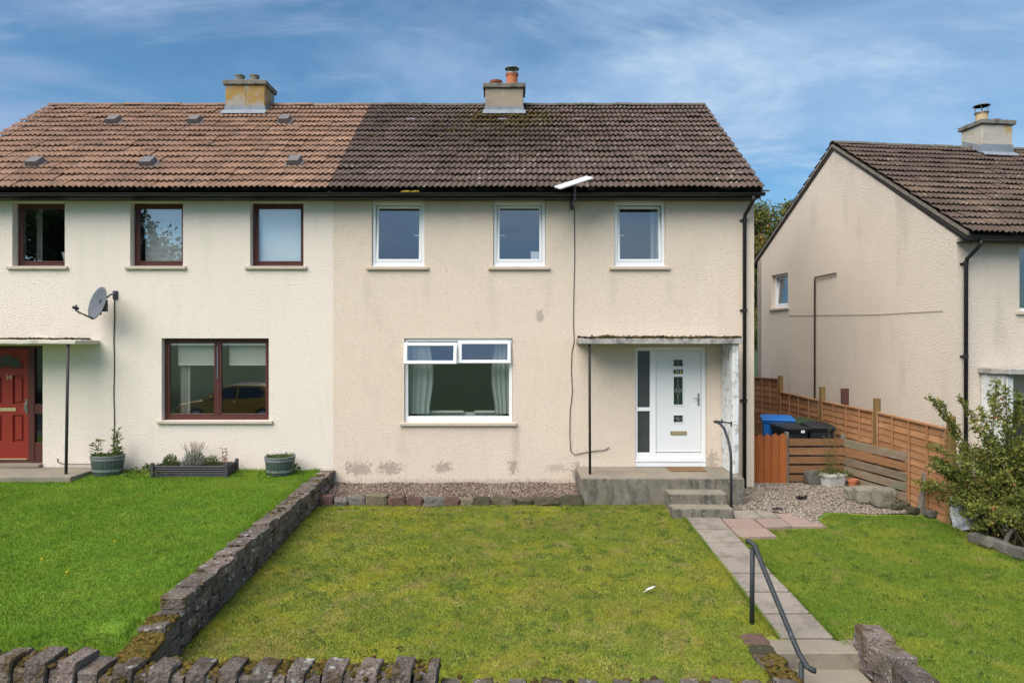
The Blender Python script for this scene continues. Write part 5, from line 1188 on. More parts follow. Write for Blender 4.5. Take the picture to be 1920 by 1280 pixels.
# ------------------------------------------------------------------ path, flagstones, gravel
def paving():
    e = empty('garden_path', (3.13, -3.8, -.2)); tag(e, 'straight path of square concrete slabs from the porch steps to the street', 'path', kind='structure')
    m = MB(); m.prism([(-1.80, -.22), (-5.88, -.50), (-5.88, float(.061*-5.88)-.008), (-1.80, .061*-1.80-.008)], 'x', 2.825, 3.435); m.v = [(x, y, z-.006) for x, y, z in m.v]; m.build('joint_bed', M['joint'], e)
    for k in range(7):
        y1 = -1.843-k*.576; y0 = y1-.560; yc = (y0+y1)/2; t = MB(); t.cbox(-.29, .288, -.266, .266, -.03, .016, .010)
        rot = Matrix.Rotation(math.atan(.061)+random.gauss(0, .006), 3, 'X') @ Matrix.Rotation(random.gauss(0, .006), 3, 'Y') @ Matrix.Rotation(random.gauss(0, .006), 3, 'Z')
        m = MB(); m.add([Vector((3.13, yc, .061*yc+.006)) + rot @ Vector(p) for p in t.v], t.f); o = m.build('slab', M['slab'], e); rough(o, 3, .004, 6, k)
    e = empty('side_paving', (4.0, -2.1, -.12)); tag(e, 'few pink and grey flagstones laid beside the porch steps', 'paving', kind='structure')
    for (pts, key) in (([(3.44, -1.90), (3.93, -1.92), (3.96, -2.35), (3.44, -2.34)], 'slab_pink'), ([(3.44, -2.355), (3.98, -2.365), (4.02, -2.74), (3.44, -2.80)], 'slab_pink'),
                       ([(3.98, -1.92), (4.40, -1.90), (4.42, -2.30), (3.99, -2.35)], 'slab_pink'), ([(4.41, -1.62), (4.86, -1.66), (4.98, -2.30), (4.44, -2.30)], 'slab_pink'),
                       ([(3.68, -1.50), (4.10, -1.45), (4.12, -1.88), (3.68, -1.885)], 'slab'), ([(4.13, -1.45), (4.39, -1.50), (4.395, -1.88), (4.14, -1.885)], 'slab')):
        m = MB(); n = len(pts); m.add([(x, y, .061*y-.03) for x, y in pts]+[(x, y, .061*y+.016) for x, y in pts], [(3, 2, 1, 0), (4, 5, 6, 7)]+[(k, (k+1) % n, n+(k+1) % n, n+k) for k in range(n)])
        o = m.build('flagstone', M[key], e); rough(o, 3, .005, 6, pts[0][0])
    # gravel bed under the house wall
    m = MB(); m.grid(lambda u, v: (-3.39+4.61*u, -1.02+1.01*v, -.055+.135*v), 24, 6); b = m.build('gravel_bed', M['gravel_base'], fix=False); tag(b, 'gravel border along the foot of the beige wall', 'gravel', kind='structure')
    n = 9000; u = RNG.uniform(-3.38, 1.21, n); v = RNG.random(n)**.8; P = np.stack([u, -1.0+.99*v, -.05+.135*v+RNG.uniform(-.004, .012, n)+.012*np.sin(u*5)], 1)
    tag(lumps('gravel', P, RNG.uniform(.008, .026, (n, 3))*np.array([1, 1, .7]), M['pebble']), 'reddish pebbles along the foot of the beige wall', 'gravel', kind='stuff')
    poly = [(3.68, -1.2), (4.09, -1.12), (4.09, .01), (4.65, .01), (4.66, .42), (6.6, .42), (6.9, -.9), (7.0, -1.55), (6.1, -1.65), (5.3, -1.55), (5.0, -1.9), (4.95, -2.32), (4.6, -1.62), (4.35, -1.46), (3.68, -1.48)]
    m = MB(); m.add([(x, y, .061*min(y, 0)+.004) for x, y in poly], [tuple(range(len(poly)))]); tag(m.build('gravel_yard', M['gravel_base'], fix=False), 'gravel patch between the house corner and the slatted fence', 'gravel', kind='structure')
    n = 15000; x, y = rand_in(poly, n); P = np.stack([x, y, .061*np.minimum(y, 0)+.008+RNG.uniform(-.004, .010, n)], 1)
    tag(lumps('gravel', P, RNG.uniform(.007, .022, (n, 3))*np.array([1, 1, .7]), M['chip']), 'pale chippings between the house corner and the slatted fence', 'gravel', kind='stuff')
    # edging stones of the border
    e = empty('border_edging', (-1.1, -1.05, -.08)); tag(e, 'row of mixed red and buff stones edging the gravel border', 'stone edging')
    keys = ['stone_red', 'stone_grey', 'stone_grey', 'stone_buff', 'stone_red', 'stone_red', 'stone_grey', 'stone_red', 'stone_buff', 'stone_moss', 'stone_moss', 'stone_moss', 'stone_moss', 'stone_moss']
    pxs = [(602, 626, 16), (628, 653, 15), (654, 686, 17), (687, 727, 22), (728, 762, 17), (763, 795, 16), (796, 833, 17), (834, 862, 16), (863, 887, 15), (888, 921, 15), (922, 968, 15), (969, 1000, 13), (1001, 1045, 14), (1046, 1092, 18)]
    for key, (a, b, h) in zip(keys, pxs):
        d = 12.06; xa, xb = X(a, d), X(b, d); hh = h*d/F*SR.uniform(1.0, 1.35)
        o = stone(e, key, ((xa+xb)/2, -1.06+SR.uniform(-.02, .03), -.115+hh/2), ((xb-xa)*SR.uniform(.92, 1.04), SR.uniform(.14, .22), hh), (SR.gauss(0, .15), SR.gauss(0, .12), SR.gauss(0, .2)))
paving()

# ------------------------------------------------------------------ grass
LAWN_MAIN = [(-3.39, -1.06), (1.2, -1.10), (1.22, -1.13), (2.66, -1.13), (2.665, -1.85), (2.835, -1.86), (2.83, -5.78), (2.50, -5.8), (2.44, -7.0), (-3.39, -7.0)]
LAWN_RIGHT = [(3.44, -2.82), (4.04, -2.76), (4.0, -2.36), (4.50, -2.32), (4.98, -2.32), (5.02, -1.95), (5.35, -1.62), (6.0, -1.75), (6.75, -1.62), (7.0, -2.2), (7.03, -4.2), (7.1, -7.0), (3.80, -7.0), (3.80, -6.05), (3.44, -6.0)]
LAWN_LEFT = [(-11.6, -.96), (-7.84, -.96), (-7.8, -.05), (-3.66, -.05), (-3.655, -6.2), (-3.72, -7.0), (-11.6, -7.0)]
def blades(name, poly, n, m, h0, h1, label, w=.006, lean=.6, edge=None, seedv=0, cover=None):
    x, y = rand_in(poly, n); nt_ = n//1300; tx, ty = rand_in(poly, nt_); per = 26          # even sward plus longer tufts
    x = np.concatenate([x, np.repeat(tx, per)+RNG.normal(0, .026, nt_*per)]); y = np.concatenate([y, np.repeat(ty, per)+RNG.normal(0, .026, nt_*per)])
    tuft = np.concatenate([np.zeros(n), np.repeat(RNG.uniform(.5, 1.4, nt_), per)]); ok = in_poly(x, y, poly); x, y, tuft = x[ok], y[ok], tuft[ok]
    d = y-CAMY; px = 960+F*x/d; k = (px > -30) & (px < 1950); x, y, tuft = x[k], y[k], tuft[k]; n = len(x)
    z = gz(x, y)-.01
    h = RNG.uniform(h0, h1, n)*(.75+.5*RNG.random(n)**3)
    tall = np.array([mnoise.noise(Vector((a*1.1+seedv, b*1.1, 0))) for a, b in zip(x[::1], y[::1])]) if n < 400000 else np.zeros(n)
    h *= (1+.45*tall)*(1+.4*tuft)
    if edge is not None: h *= 1+edge(x, y)
    a = RNG.uniform(0, 6.283, n); ln = RNG.uniform(.15, 1, n)*lean*h
    bx, by = np.cos(a), np.sin(a); t = RNG.uniform(0, 6.283, n); wx, wy = np.cos(t)*w/2, np.sin(t)*w/2
    V = np.stack([np.stack([x-wx, y-wy, z], 1), np.stack([x+wx, y+wy, z], 1), np.stack([x+bx*ln, y+by*ln, z+h], 1)], 1)
    rnd = np.clip(RNG.normal(.48+.25*tall-.16*tuft, .22, n), 0, 1)
    return tag(np_mesh(name, V.reshape(-1, 3), np.arange(3*n).reshape(n, 3), m, {'rnd': np.repeat(rnd, 3)}), label, 'grass', kind='stuff')
blades('grass', LAWN_MAIN, 330000, M['grass_main'], .014, .034, 'patchy yellow-green mossy lawn before the beige house', .0075, .9, lambda x, y: .9*((y > -1.35) & (x > .9))+.5*(x > 2.72)+.4*(x < -3.25), 1)
blades('grass', LAWN_RIGHT, 190000, M['grass_right'], .016, .036, 'short green lawn between the slab path and the fence', .0075, .9, lambda x, y: .6*(x < 3.55)+.8*(x > 6.85), 5)
blades('grass', LAWN_LEFT, 330000, M['grass_left'], .018, .042, 'lush bright green lawn before the cream house', .008, .8, lambda x, y: .9*(x > -3.85)+.7*((y > -.30) & (x > -7.8))+.5*(y < -6.5), 9)
def path_fringe():
    n = 16000; side = RNG.random(n) < .5; y = RNG.uniform(-5.85, -1.86, n); y = np.where(side, y, RNG.uniform(-5.9, -2.8, n))
    cr = np.array([mnoise.noise(Vector((b*2.3, 1.0 if a else 9.0, 0))) for a, b in zip(side, y)])
    off = np.abs(RNG.normal(0, .016, n))*(1+1.6*np.maximum(cr, 0)); x = np.where(side, 2.835+off-.012, 3.435-off+.012)
    z = .061*y+.004; h = RNG.uniform(.015, .045, n); a = RNG.uniform(0, 6.283, n); t = RNG.uniform(0, 6.283, n); ln = h*RNG.uniform(.2, 1, n); w = .0035
    V = np.stack([np.stack([x-np.cos(t)*w, y-np.sin(t)*w, z], 1), np.stack([x+np.cos(t)*w, y+np.sin(t)*w, z], 1), np.stack([x+np.cos(a)*ln, y+np.sin(a)*ln, z+h], 1)], 1)
    tag(np_mesh('grass', V.reshape(-1, 3), np.arange(3*n).reshape(n, 3), M['grass_right'], {'rnd': np.repeat(np.clip(RNG.normal(.4, .25, n), 0, 1), 3)}), 'grass creeping over both edges of the slab path', 'grass', kind='stuff')
path_fringe()
def verge_plants():
    # weeds and longer grass where the lawn meets wall, planters and gravel
    n = 2600; xs = np.concatenate([RNG.uniform(-7.6, -3.7, n//2), RNG.uniform(-7.7, -3.7, n//2)]); ys = np.concatenate([RNG.uniform(-.16, -.02, n//2), RNG.uniform(-.75, -.1, n//2)])
    k = np.array([mnoise.noise(Vector((a*2.4, b*2, 7))) > .05 for a, b in zip(xs, ys)]); xs, ys = xs[k], ys[k]
    P = np.stack([xs, ys, gz(xs, ys)+RNG.uniform(.02, .13, len(xs))], 1)
    tag(leaves('weeds', P, RNG.uniform(.03, .07, len(P)), M['leaf_green'], aspect=.6), 'low broadleaf weeds along the foot of the cream wall', 'weeds', kind='stuff')
    pts = []; rr = random.Random(2)
    for k in range(230):
        x = rr.uniform(-3.3, 2.7); y = rr.uniform(-6.9, -1.3)
        for q in range(rr.randint(4, 10)): pts.append((x+rr.gauss(0, .035), y+rr.gauss(0, .035), float(gz(x, y))+rr.uniform(.008, .03)))
    for k in range(90):
        x = rr.uniform(3.9, 6.9); y = rr.uniform(-6.9, -2.4)
        for q in range(rr.randint(4, 9)): pts.append((x+rr.gauss(0, .03), y+rr.gauss(0, .03), float(gz(x, y))+rr.uniform(.008, .03)))
    tag(leaves('clover', np.array(pts), RNG.uniform(.02, .042, len(pts)), M['leaf_clover'], aspect=.7, up=.05), 'small dark clover rosettes scattered over the patchy lawn', 'weeds', kind='stuff')
    pts = [(-8.0, -6.1), (-4.3, -5.6), (-7.3, -4.2), (-6.2, -2.2), (-6.8, -5.2), (-5.4, -5.0), (-8.6, -1.2), (-5.9, -3.4)]
    for i, (x, y) in enumerate([(X(78, 8.4), -4.7), (X(125, 8), -5.1), (X(215, 9.0), -4.1)]):
        z = float(gz(x, y)); mb = MB(); mb.lathe([(.003, .036), (.012, .041), (.011, .047), (.003, .046)], (x, y, z), 10); mb.tube([(x, y, z-.01), (x, y, z+.038)], .0025, 5)
        o = mb.build('dandelion', M['yellow_flower'], loc=(x, y, z)); tag(o, ('yellow dandelion head, middle one of three in the lush lawn', 'yellow dandelion head nearest the street in the lush lawn', 'yellow dandelion head farthest up the lush lawn')[i], 'flower', 'dandelions')
    # a white feather on the patchy lawn
    d = 3.607/((1116-640)/F+.061); x, y = X(1221, d), d+CAMY; z = float(gz(x, y))+.045; mb = MB()
    mb.grid(lambda u, v: (x-.07+.14*u+.0*v, y+.06*u+(v-.5)*.055*math.sin(math.pi*min(1, u*1.05+.02)), z+.03*u+.012*abs(v-.5)), 10, 4); mb.tube([(x-.10, y-.025, z-.012), (x+.06, y+.055, z+.027)], .003, 5)
    tag(mb.build('feather', M['feather'], fix=False, loc=(x, y, z)), 'single white feather lying on the patchy lawn', 'feather')
verge_plants()

# ------------------------------------------------------------------ planters by the cream wall
def stem_plant(name, label, cat, x, y, z, h, n, lf, size, mleaf, mstem='cane', spread=.03, group=None, side=None):
    e = empty(name, (x, y, z)); tag(e, label, cat, group); st = MB(); P = []; Dd = []
    for k in range(n):
        a = random.uniform(0, 6.28); hh = h*random.uniform(.75, 1); tx, ty = math.cos(a)*spread*random.uniform(.3, 1.5), math.sin(a)*spread*random.uniform(.3, 1.5)
        b = Vector((x+random.gauss(0, spread*.5), y+random.gauss(0, spread*.5), z)); t = b+Vector((tx, ty, hh)); st.tube([b, b.lerp(t, .5)+Vector((tx*.2, ty*.2, 0)), t], [.006, .005, .003], 5)
        for q in range(lf):
            u = random.uniform(.1, 1); P.append(b.lerp(t, u)); an = random.uniform(0, 6.28); Dd.append((math.cos(an), math.sin(an), .15))
    st.build('stem', M[mstem], e); leaves('foliage', np.array(P), np.array([size*random.uniform(.6, 1.2) for _ in P]), M[mleaf], e, .22 if size > .05 else .4, .2, np.array(Dd)); return e
def planters():
    def barrel(label, cx, cy, zb, rx, ry, h, plants):
        e = empty('barrel_planter', (cx, cy, zb)); tag(e, label, 'planter', 'half-barrel planters')
        n = 26
        for k in range(n):                       # staves
            a0, a1 = 2*math.pi*(k+.03)/n, 2*math.pi*(k+.97)/n; m = MB(); v = []
            for (zz, s) in ((0, .84), (h*.5, .95), (h, 1.0)):
                for a in (a0, a1):
                    for t in (1.0, .93): v.append((cx+rx*s*t*math.cos(a), cy+ry*s*t*math.sin(a), zb+zz))
            f = []
            for r in range(2):
                b = r*4; f += [(b, b+2, b+6, b+4), (b+1, b+5, b+7, b+3), (b, b+4, b+5, b+1), (b+2, b+3, b+7, b+6)]
            f += [(0, 1, 3, 2), (8, 10, 11, 9)]; m.add(v, f); m.build('stave', M['barrel'], e)
        for zz, s in ((h*.86, .985), (h*.28, .905)):
            m = MB(); m.lathe([(s+.018, -.022), (s+.022, .0), (s+.022, .022), (s-.03, .022), (s-.03, -.022)], (cx, cy, zb+zz), 26, rx, ry, False); m.build('band', M['barrel_band'], e)
        m = MB(); m.lathe([(1.03, h-.015), (1.035, h+.012), (.92, h+.012), (.92, h-.02)], (cx, cy, zb), 30, rx, ry, False); m.build('rim', M['barrel_band'], e)
        m = MB(); m.lathe([(.93, h-.05), (.5, h-.02), (.02, h-.01)], (cx, cy, zb), 20, rx, ry); m.build('compost', M['compost'], e)
        nn = 420; a = RNG.uniform(0, 6.28, nn); r = RNG.random(nn)**.5*.95; P = np.stack([cx+rx*r*np.cos(a), cy+ry*r*np.sin(a), zb+h+RNG.uniform(-.03, .035, nn)], 1)
        tag(leaves('ground_cover', P, RNG.uniform(.02, .05, nn), M['leaf_green'], e, .5), kind='stuff'); return e
    d = 12.72; zb = .33
    barrel('oval green half-barrel planter holding two tall leafy stems', X(202, d), d+CAMY, Z(893, 12.55), .295, .24, .36, 2)
    stem_plant('lily_stem', 'short leafy stem at the outer edge of the oval barrel planter', 'plant', X(180, d), d+CAMY, Z(862, d), .45, 2, 30, .12, 'leaf_green', spread=.02, group='stems in the oval barrel')
    stem_plant('lily_stem', 'tall leafy stem in the oval barrel planter below the cable', 'plant', X(217, d), d+CAMY+.05, Z(860, d), .62, 3, 36, .12, 'leaf_green', spread=.03, group='stems in the oval barrel')
    barrel('round green half-barrel planter near the stone garden wall', X(525, d), d+CAMY, Z(895, 12.5), .272, .25, .345, 0)
    # raised bed of ribbed panels
    y0, y1 = -.62, -.16; xa, xb = X(286, 12.48), X(425, 12.48); zb = Z(895, 12.48); h = .215
    e = empty('raised_bed', ((xa+xb)/2, -.4, zb)); tag(e, 'dark grey ribbed raised bed under the large brown window', 'planter')
    for k in range(5):
        z0, z1 = zb+.005+k*h/5, zb+.005+(k+1)*h/5-.008
        for (a, b, c, d_) in ((xa, xb, y0, y0+.03), (xa, xb, y1-.03, y1), (xa, xa+.03, y0+.032, y1-.032), (xb-.03, xb, y0+.032, y1-.032)):
            m = MB(); m.cbox(a, b, c, d_, z0, z1, .010); m.build('slat', M['bed_grey'], e)
    for xx in (xa, xb):
        for yy in (y0, y1): m = MB(); m.cbox(xx-.028, xx+.028, yy-.03, yy+.03, zb-.06, zb+h+.055, .008); m.build('corner_post', M['bed_grey'], e)
    m = MB(); m.box(xa+.032, xb-.032, y0+.032, y1-.032, zb, zb+h-.03); m.build('soil', M['compost'], e)
    z = zb+h-.03
    def bush(name, label, px, r, h_, n, mm, size, y=-.4, asp=.3, up=.9):
        x = X(px, 12.7); b = empty(name, (x, y, z)); tag(b, label, 'plant', 'plants in the raised bed')
        u = RNG.normal(size=(n, 3)); u /= np.linalg.norm(u, axis=1)[:, None]; u[:, 2] = np.abs(u[:, 2]); rr = RNG.random(n)**.4
        P = np.array([x, y, z])+u*rr[:, None]*np.array([r, r*.8, h_]); leaves('foliage', P, RNG.uniform(.6, 1.2, n)*size, M[mm], b, asp, up, u)
        st = MB()
        for k in range(9): a = random.uniform(0, 6.28); st.tube([(x, y, z-.02), (x+r*.6*math.cos(a), y+r*.5*math.sin(a), z+h_*.8)], .004, 4)
        st.build('stem', M['cane'], b); return b
    bush('heather', 'small yellow-tipped heather at one end of the raised bed', 321, .15, .20, 500, 'leaf_green', .045)
    lv = bush('lavender', 'silvery lavender clump in the middle of the raised bed', 364, .22, .26, 900, 'leaf_pale', .06)
    x = X(364, 12.7); st = MB()
    for k in range(60):
        a = random.uniform(0, 6.28); r = random.uniform(0, .2); st.tube([(x+r*.5*math.cos(a), -.4+r*.4*math.sin(a), z+.15), (x+r*1.4*math.cos(a), -.4+r*math.sin(a), z+.32+random.uniform(0, .13))], [.002, .006], 4)
    st.build('flower_spikes', M['leaf_pale'] if False else M['sill_stone_left'], lv)
    bush('dianthus', 'low green dianthus with plum flowers beside the lavender', 398, .14, .17, 500, 'leaf_green', .04)
    stem_plant('spurge', 'upright rust-red dying stem at the far end of the raised bed', 'plant', X(420, 12.7), -.4, z, .36, 2, 26, .08, 'leaf_rust', spread=.03, group='plants in the raised bed')
planters()

# ------------------------------------------------------------------ timber fence, slatted fence, gate
def fence_x(d): return 7.05-.055*(d-10.96)
def fences():
    e = empty('panel_fence', (fence_x(14), .9, -.1)); tag(e, 'tall orange lap-panel fence with square posts beside the lower house', 'fence')
    ds = [10.96, 12.98, 15.02, 17.06, 19.1, 21.1]
    yaw = math.atan(.055)
    def base(d): return float(.061*min(d+CAMY, 0))
    hts = [Z(779, 10.96), Z(746, 13.0), Z(725, 15.0), Z(704, 17.0), Z(695, 19), Z(690, 21)]
    for d, zt in zip(ds, hts):
        x = fence_x(d); m = MB(); m.cbox(x-.05, x+.05, d+CAMY-.05, d+CAMY+.05, base(d)-.3, zt, .006); m.build('post', M['fence_post'], e)
    tops = [(785, 746), (746, 722), (722, 700), (700, 664), (664, 650)]
    # panel tops as seen: falls slowly towards the street
    def ztop(d): return np.interp(d, [10.96, 13, 15, 17, 21], [Z(804, 10.96), Z(771, 13.0), Z(751, 15.0), Z(734, 17.0), Z(722, 21)])
    for k in range(5):
        d0, d1 = ds[k]+.055, ds[k+1]-.055; pn = empty('panel', (fence_x((d0+d1)/2), (d0+d1)/2+CAMY, base(d0)), parent=e)
        lift = .32 if k == 3 else (.36 if k > 3 else 0)
        za0, za1 = float(ztop(d0))+lift, float(ztop(d1))+lift; n = 12
        def bz(d): return base(d)-.02
        for q in range(n):
            f0, f1 = q/n, (q+1)/n+.012; m = MB(); v = []
            for d, za in ((d0, za0), (d1, za1)):
                x = fence_x(d); zb_ = bz(d); za_ = za-.03
                lo = zb_+(za_-zb_)*f0; hi = zb_+(za_-zb_)*f1; wob = random.gauss(0, .004)
                v += [(x-.022+wob, d+CAMY, lo), (x-.010+wob, d+CAMY, lo), (x+.004, d+CAMY, hi), (x-.004, d+CAMY, hi)]
            m.add(v, [(0, 4, 7, 3), (1, 2, 6, 5), (0, 1, 5, 4), (3, 7, 6, 2), (0, 3, 2, 1), (4, 5, 6, 7)]); m.build('board', M['fence_orange'], pn)
        for u in (.0, .25, .5, .75, 1.0):
            d = d0+(d1-d0)*u; d = min(max(d, d0+.02), d1-.02); x = fence_x(d); za = za0+(za1-za0)*u
            m = MB(); m.cbox(x-.048, x-.026, d+CAMY-.018, d+CAMY+.018, bz(d), za-.031, .003); m.build('batten', M['fence_orange'], pn)
        m = MB(); v = []
        for d, za in ((d0, za0), (d1, za1)):
            x = fence_x(d); v += [(x-.05, d+CAMY, za-.03), (x+.03, d+CAMY, za-.03), (x+.03, d+CAMY, za), (x-.05, d+CAMY, za)]
        m.add(v, [(0, 4, 7, 3), (1, 2, 6, 5), (0, 1, 5, 4), (3, 7, 6, 2), (0, 3, 2, 1), (4, 5, 6, 7)]); m.build('capping', M['fence_orange'], pn)
    # low slatted fence: one run facing the street, one run along the big fence
    e = empty('slatted_fence', (6.0, .3, 0)); tag(e, 'low weathered fence of spaced horizontal boards round the gravel corner', 'fence')
    def run(pa, pb, n, top_a, top_b, bot, key, gap=.025):
        pa, pb = Vector(pa), Vector(pb); dirv = (pb-pa).normalized(); nrm = Vector((dirv.y, -dirv.x, 0)); 
        for q in range(n):
            v = []; 
            for p, zt in ((pa, top_a), (pb, top_b)):
                b = bot(p); lo = b+(zt-b)*q/n+gap/2+random.gauss(0, .004); hi = b+(zt-b)*(q+1)/n-gap/2+random.gauss(0, .004)
                for s in (0, .024): v += [tuple(p+nrm*s)[:2]+(lo,), tuple(p+nrm*s)[:2]+(hi,)]
            m = MB(); m.add(v, [(0, 1, 5, 4), (2, 6, 7, 3), (0, 4, 6, 2), (1, 3, 7, 5), (0, 2, 3, 1), (4, 5, 7, 6)]); m.build('board', M[key if q not in (3,) or key == 'board_brown' else 'board_brown'], e)
    g = lambda p: .02+.061*min(p.y, 0)
    A, B, C_ = (X(1479, 13.46), .36, 0), (X(1581, 13.46), .36, 0), (X(1702, 12.06), -1.04, 0)
    run(A, B, 5, Z(820, 13.46), Z(820, 13.46), g, 'board_brown', .04)
    run((B[0]+.01, B[1]-.03, 0), C_, 5, Z(821, 13.43), Z(847, 12.08), g, 'board_weathered', .035)
    for (x, y, zt, s) in ((A[0]-.03, .40, Z(810, 13.46), .035), (B[0]+.02, .42, Z(815, 13.46), .04), (C_[0]+.06, C_[1]-.02, Z(842, 12.06), .045)):
        m = MB(); m.cbox(x-s, x+s, y-s, y+s, -.35, zt, .008); o = m.build('post', M['timber_grey'], e)
    # gate with pointed pickets
    e = empty('garden_gate', (5.1, .36, 0)); tag(e, 'small orange-brown picket gate with pointed tops at the house corner', 'gate')
    for k in range(5):
        pa, pb = 1404+k*14.3, 1417.4+k*14.3; d = 13.44; xa, xb = X(pa, d), X(pb, d); zt = Z(812+random.uniform(-1, 1.5), d); m = MB()
        m.prism([(xa, -.01), (xb, -.01), (xb, zt-.055), ((xa+xb)/2, zt), (xa, zt-.055)], 'y', .33, .352); m.build('picket', M['gate_orange'], e)
    for zz in (.22, .72): m = MB(); m.cbox(X(1404, 13.46), X(1474, 13.46), .354, .39, zz, zz+.09, .004); m.build('rail', M['gate_orange'], e)
fences()

# ------------------------------------------------------------------ bins and small things in the gravel corner
def bin_(label, px0, px1, d, ztop, mb_, ml, rz=0, wd=.47):
    w = (px1-px0)/F*d; x = X((px0+px1)/2, d); y = d+CAMY; h = ztop-.0
    e = empty('wheelie_bin', (x, y, 0), rz, local=True); tag(e, label, 'wheelie bin', 'wheelie bins')
    w = wd; dp = .60; H = h-.07
    m = MB(); v = []; 
    for zz, s in ((.06, .80), (H*.5, .91), (H, 1.0)):
        for (sx, sy) in ((-1, -1), (1, -1), (1, 1), (-1, 1)): v.append((sx*w/2*s, sy*dp/2*s, zz))
    f = [(3, 2, 1, 0), (8, 9, 10, 11)]+[(r*4+k, r*4+(k+1) % 4, r*4+4+(k+1) % 4, r*4+4+k) for r in range(2) for k in range(4)]; m.add(v, f); m.build('body', M[mb_], e)
    m = MB(); m.cbox(-w/2-.025, w/2+.025, -dp/2-.03, dp/2+.02, H-.06, H-.004, .01); m.build('rim', M[mb_], e)
    m = MB(); v = [(-w/2-.035, -dp/2-.06, H), (w/2+.035, -dp/2-.06, H), (w/2+.035, dp/2+.03, H), (-w/2-.035, dp/2+.03, H), (-w/2-.03, -dp/2-.05, H+.03), (w/2+.03, -dp/2-.05, H+.03), (w/2+.03, dp/2+.02, H+.05), (-w/2-.03, dp/2+.02, H+.05), (-w*.33, -dp*.30, H+.07), (w*.33, -dp*.30, H+.07), (w*.33, dp*.33, H+.08), (-w*.33, dp*.33, H+.08)]
    m.add(v, [(3, 2, 1, 0), (0, 1, 5, 4), (1, 2, 6, 5), (2, 3, 7, 6), (3, 0, 4, 7), (4, 5, 9, 8), (5, 6, 10, 9), (6, 7, 11, 10), (7, 4, 8, 11), (8, 9, 10, 11)]); m.build('lid', M[ml], e)
    m = MB(); m.tube([(-w/2+.04, dp/2+.09, H-.01), (w/2-.04, dp/2+.09, H-.01)], .018, 8)
    for s in (-1, 1): m.tube([(s*(w/2-.06), dp/2, H-.03), (s*(w/2-.06), dp/2+.09, H-.01)], .016, 6)
    m.build('handle', M[mb_], e)
    for s in (-1, 1): m = MB(); m.tube([(s*(w/2-.07), dp/2-.02, .10), (s*(w/2-.01), dp/2-.02, .10)], .10, 14); m.build('wheel', M['rubber'], e)
    return e
